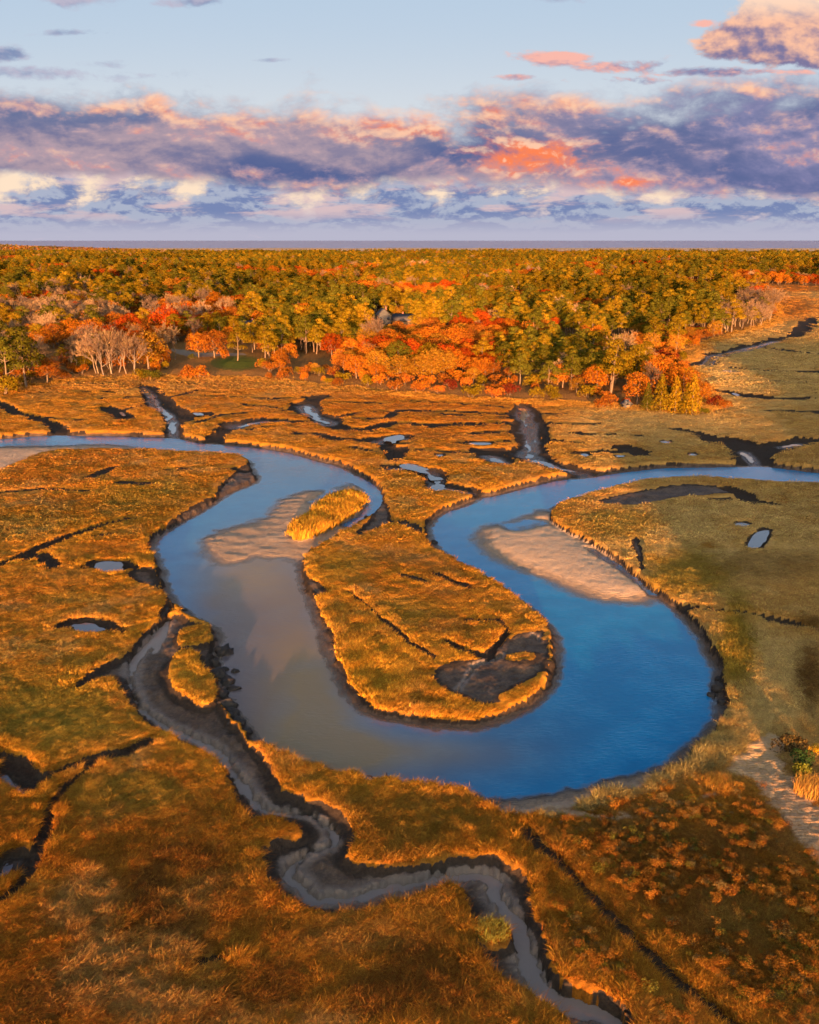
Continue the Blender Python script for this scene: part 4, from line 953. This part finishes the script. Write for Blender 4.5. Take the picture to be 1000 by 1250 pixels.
# low banks near the horizon
vv_ = n.m('POWER', n.m('MAXIMUM', v, .0002), .75)
def lown(su, sv, seed, off=0.0): return n2(n.mul(u, su), n.add(n.mul(vv_, sv), off), seed, 6, .6, .12)
dl = lown(17.0, 22.0, 5.5); dls = lown(17.0, 22.0, 5.5, .20)
ml = n.ss(.335, .53, n.add(dl, n.ss(.052, .008, v, 0, .20), n.mul(gau(-.36, .058, .10, .009), -.12), n.mul(gau(.06, .058, .2, .008), -.07)))
cl = n.mix(n.ss(-.06, .08, n.sub(dl, dls)), rgb(120, 136, 180), rgb(172, 180, 202))
cl = n.mix(n.mul(n.ss(.50, .66, lown(9.0, 30.0, 15.5)), n.ss(.012, .03, v)), cl, rgb(216, 190, 194))
cl = n.mix(n.ss(.030, .004, v), cl, rgb(186, 185, 205))
lowsky = n.mix(n.ss(.012, .045, v), rgb(200, 190, 208), rgb(255, 228, 200))
colr = n.mix(n.ss(.078, .06, v), clear, lowsky)
colr = n.mix(n.mul(ml, n.ss(.088, .064, v)), colr, cl)
# the great bank
u2 = n.mul(u, u)
vt = n.add(.124, n.mul(u2, .17), n.mul(n.sub(nzL, .5), .07)); vb = n.add(.051, n.mul(u, -.022), n.mul(n.sub(nzL, .5), .026))
et = n.m('DIVIDE', n.sub(vt, v), .030); eb = n.m('DIVIDE', n.sub(v, vb), .009)
dm = n.add(n.m('MINIMUM', n.m('MINIMUM', et, 1.9), n.m('MINIMUM', eb, 1.9)), n.mul(n.sub(nz1, .5), 3.4), n.mul(n.sub(nz2, .5), 1.2))
mb = n.ss(-.6, .85, dm)
t = n.m('DIVIDE', n.sub(v, vb), n.sub(vt, vb))
cb = n.mix(n.ss(.12, .85, n.add(t, n.mul(n.sub(nz1, .5), 1.0))), rgb(86, 100, 148), rgb(124, 132, 164))
cb = n.mix(n.ss(.47, .68, n.add(nzL, n.mul(n.sub(nz1, .5), .5), n.mul(gau(-.12, .09, .2, .03), .05))), cb, rgb(172, 152, 166))
cb = n.mix(n.mul(n.ss(.06, .26, u), .7), cb, n.mix(n.ss(.35, .65, nz1), rgb(94, 106, 152), rgb(142, 138, 178)))
cb = n.mix(n.mul(gau(-.38, .128, .09, .02), .85), cb, rgb(102, 112, 152))
cb = n.mix(n.ss(-.03, .16, n.add(lit, n.mul(lit2, .35)), 0, .6), cb, rgb(194, 166, 178)); cb = n.mix(n.ss(.02, -.16, n.add(lit, n.mul(lit2, .35)), 0, .5), cb, rgb(96, 108, 152))
glow = n.add(gau(-.06, .122, .22, .014), n.mul(gau(.12, .082, .06, .018), 1.8), n.mul(gau(-.13, .143, .07, .009), 1.1), n.mul(gau(.05, .105, .06, .014), .75), n.mul(gau(-.28, .125, .05, .010), .7), n.mul(gau(-.03, .098, .06, .012), .6), n.mul(gau(.22, .056, .03, .004), .7), n.mul(gau(.36, .14, .10, .008), .5), n.mul(gau(.2, .13, .05, .006), .5))
gl = n.ss(.12, 1.15, n.add(n.mul(glow, .70), n.mul(lit, 2.6), n.mul(lit2, 1.5), n.mul(n.sub(nz1, .5), .8), n.ss(.8, 1.05, t, 0, .12)))
gc = n.mix(n.ss(.075, .12, n.add(v, n.mul(lit2, .25))), rgb(255, 134, 86), rgb(255, 186, 152))
gc = n.mix(n.ss(.0, .12, lit2, 0, .5), gc, rgb(255, 214, 182))
cb = n.mix(gl, cb, gc)
colr = n.mix(mb, colr, cb)
# cumulus upper right, streaks and wisps
def puff(blobs, gain, soft, dark, light, seed, su=14.0, sv=24.0, vm=.17, vg=4.5):
    q, ql = pair(su, sv, seed, 6, .62, .07, .22); q2, ql2 = nz2, lit2
    e = blobs[0]
    for b in blobs[1:]: e = n.m('MAXIMUM', e, b)
    d = n.add(e, n.mul(n.sub(q, .5), gain), n.mul(n.sub(q2, .5), gain*.3)); mk = n.ss(.45, .45+soft, d)
    sh = n.add(n.mul(ql, .8), n.mul(ql2, .35), n.mul(n.sub(v, vm), vg))
    return mk, n.mix(n.ss(-.15, .15, sh), dark, light)
mk, cc = puff([n.mul(gau(.43, .200, .12, .030), 1.6), n.mul(gau(.345, .186, .07, .024), 1.35), n.mul(gau(.44, .172, .10, .016), 1.1)], 1.25, .22, rgb(126, 120, 158), rgb(255, 196, 164), 21.0, vm=.186)
cc = n.mix(n.mul(n.ss(.198, .222, v), .7), cc, rgb(255, 226, 202)); colr = n.mix(mk, colr, cc)
mk, cc = puff([n.mul(gau(.145, .170, .05, .010), .95), n.mul(gau(.20, .162, .06, .010), .9), n.mul(gau(.29, .157, .08, .007), .8), n.mul(gau(.20, .150, .09, .008), .62), n.mul(gau(.35, .158, .07, .005), .7), n.mul(gau(.10, .153, .03, .005), .7), n.mul(gau(.28, .20, .03, .005), .62)], 1.5, .32, rgb(132, 134, 172), rgb(250, 186, 172), 23.0, 13.0, 34.0, .160, 7.0); colr = n.mix(mk, colr, cc)
mk, cc = puff([n.mul(gau(-.39, .172, .04, .008), .85), n.mul(gau(-.33, .192, .05, .005), .7), n.mul(gau(-.30, .165, .06, .008), .66), n.mul(gau(-.36, .158, .10, .010), .62), n.mul(gau(-.31, .222, .06, .010), .85), n.mul(gau(-.14, .168, .025, .004), .7), n.mul(gau(-.43, .225, .03, .008), .85), n.mul(gau(-.21, .220, .06, .010), .78), n.mul(gau(-.25, .154, .06, .009), .66), n.mul(gau(.14, .222, .04, .008), .7)], 1.5, .42, rgb(132, 148, 184), rgb(188, 184, 204), 27.0, 14.0, 36.0, .19, .5); colr = n.mix(mk, colr, cc)
# pale cloud higher up, out of the frame, seen in the river
hi = n2(n.mul(u, 3.2), n.mul(v, 3.4), 31.0, 2, .5, .2)
mh = n.mul(n.ss(.42, .66, n.add(hi, n.mul(gau(-.16, .42, .2, .14), .34), n.mul(gau(.3, .5, .3, .4), -.2), -.08)), n.ss(.24, .34, v))
colr = n.mix(n.mul(mh, .55), colr, rgb(192, 180, 184))
colr = n.mix(n.ss(.0, -.02, dz), colr, rgb(120, 110, 110))
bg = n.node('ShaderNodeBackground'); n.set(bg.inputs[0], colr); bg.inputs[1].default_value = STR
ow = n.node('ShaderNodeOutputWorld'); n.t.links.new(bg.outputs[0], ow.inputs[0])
w.cycles.sampling_method = 'MANUAL'; w.cycles.sample_map_resolution = 512

sc.view_settings.view_transform = 'Standard'; sc.view_settings.look = 'None'; sc.view_settings.exposure = EXPO; sc.view_settings.gamma = 1.0
sc.render.engine = 'CYCLES'
sc.cycles.max_bounces = 5; sc.cycles.diffuse_bounces = 2; sc.cycles.glossy_bounces = 2; sc.cycles.transmission_bounces = 2; sc.cycles.transparent_max_bounces = 6
sc.cycles.use_denoising = True; sc.cycles.use_adaptive_sampling = True; sc.cycles.adaptive_threshold = .04
sc.cycles.sample_clamp_indirect = 4
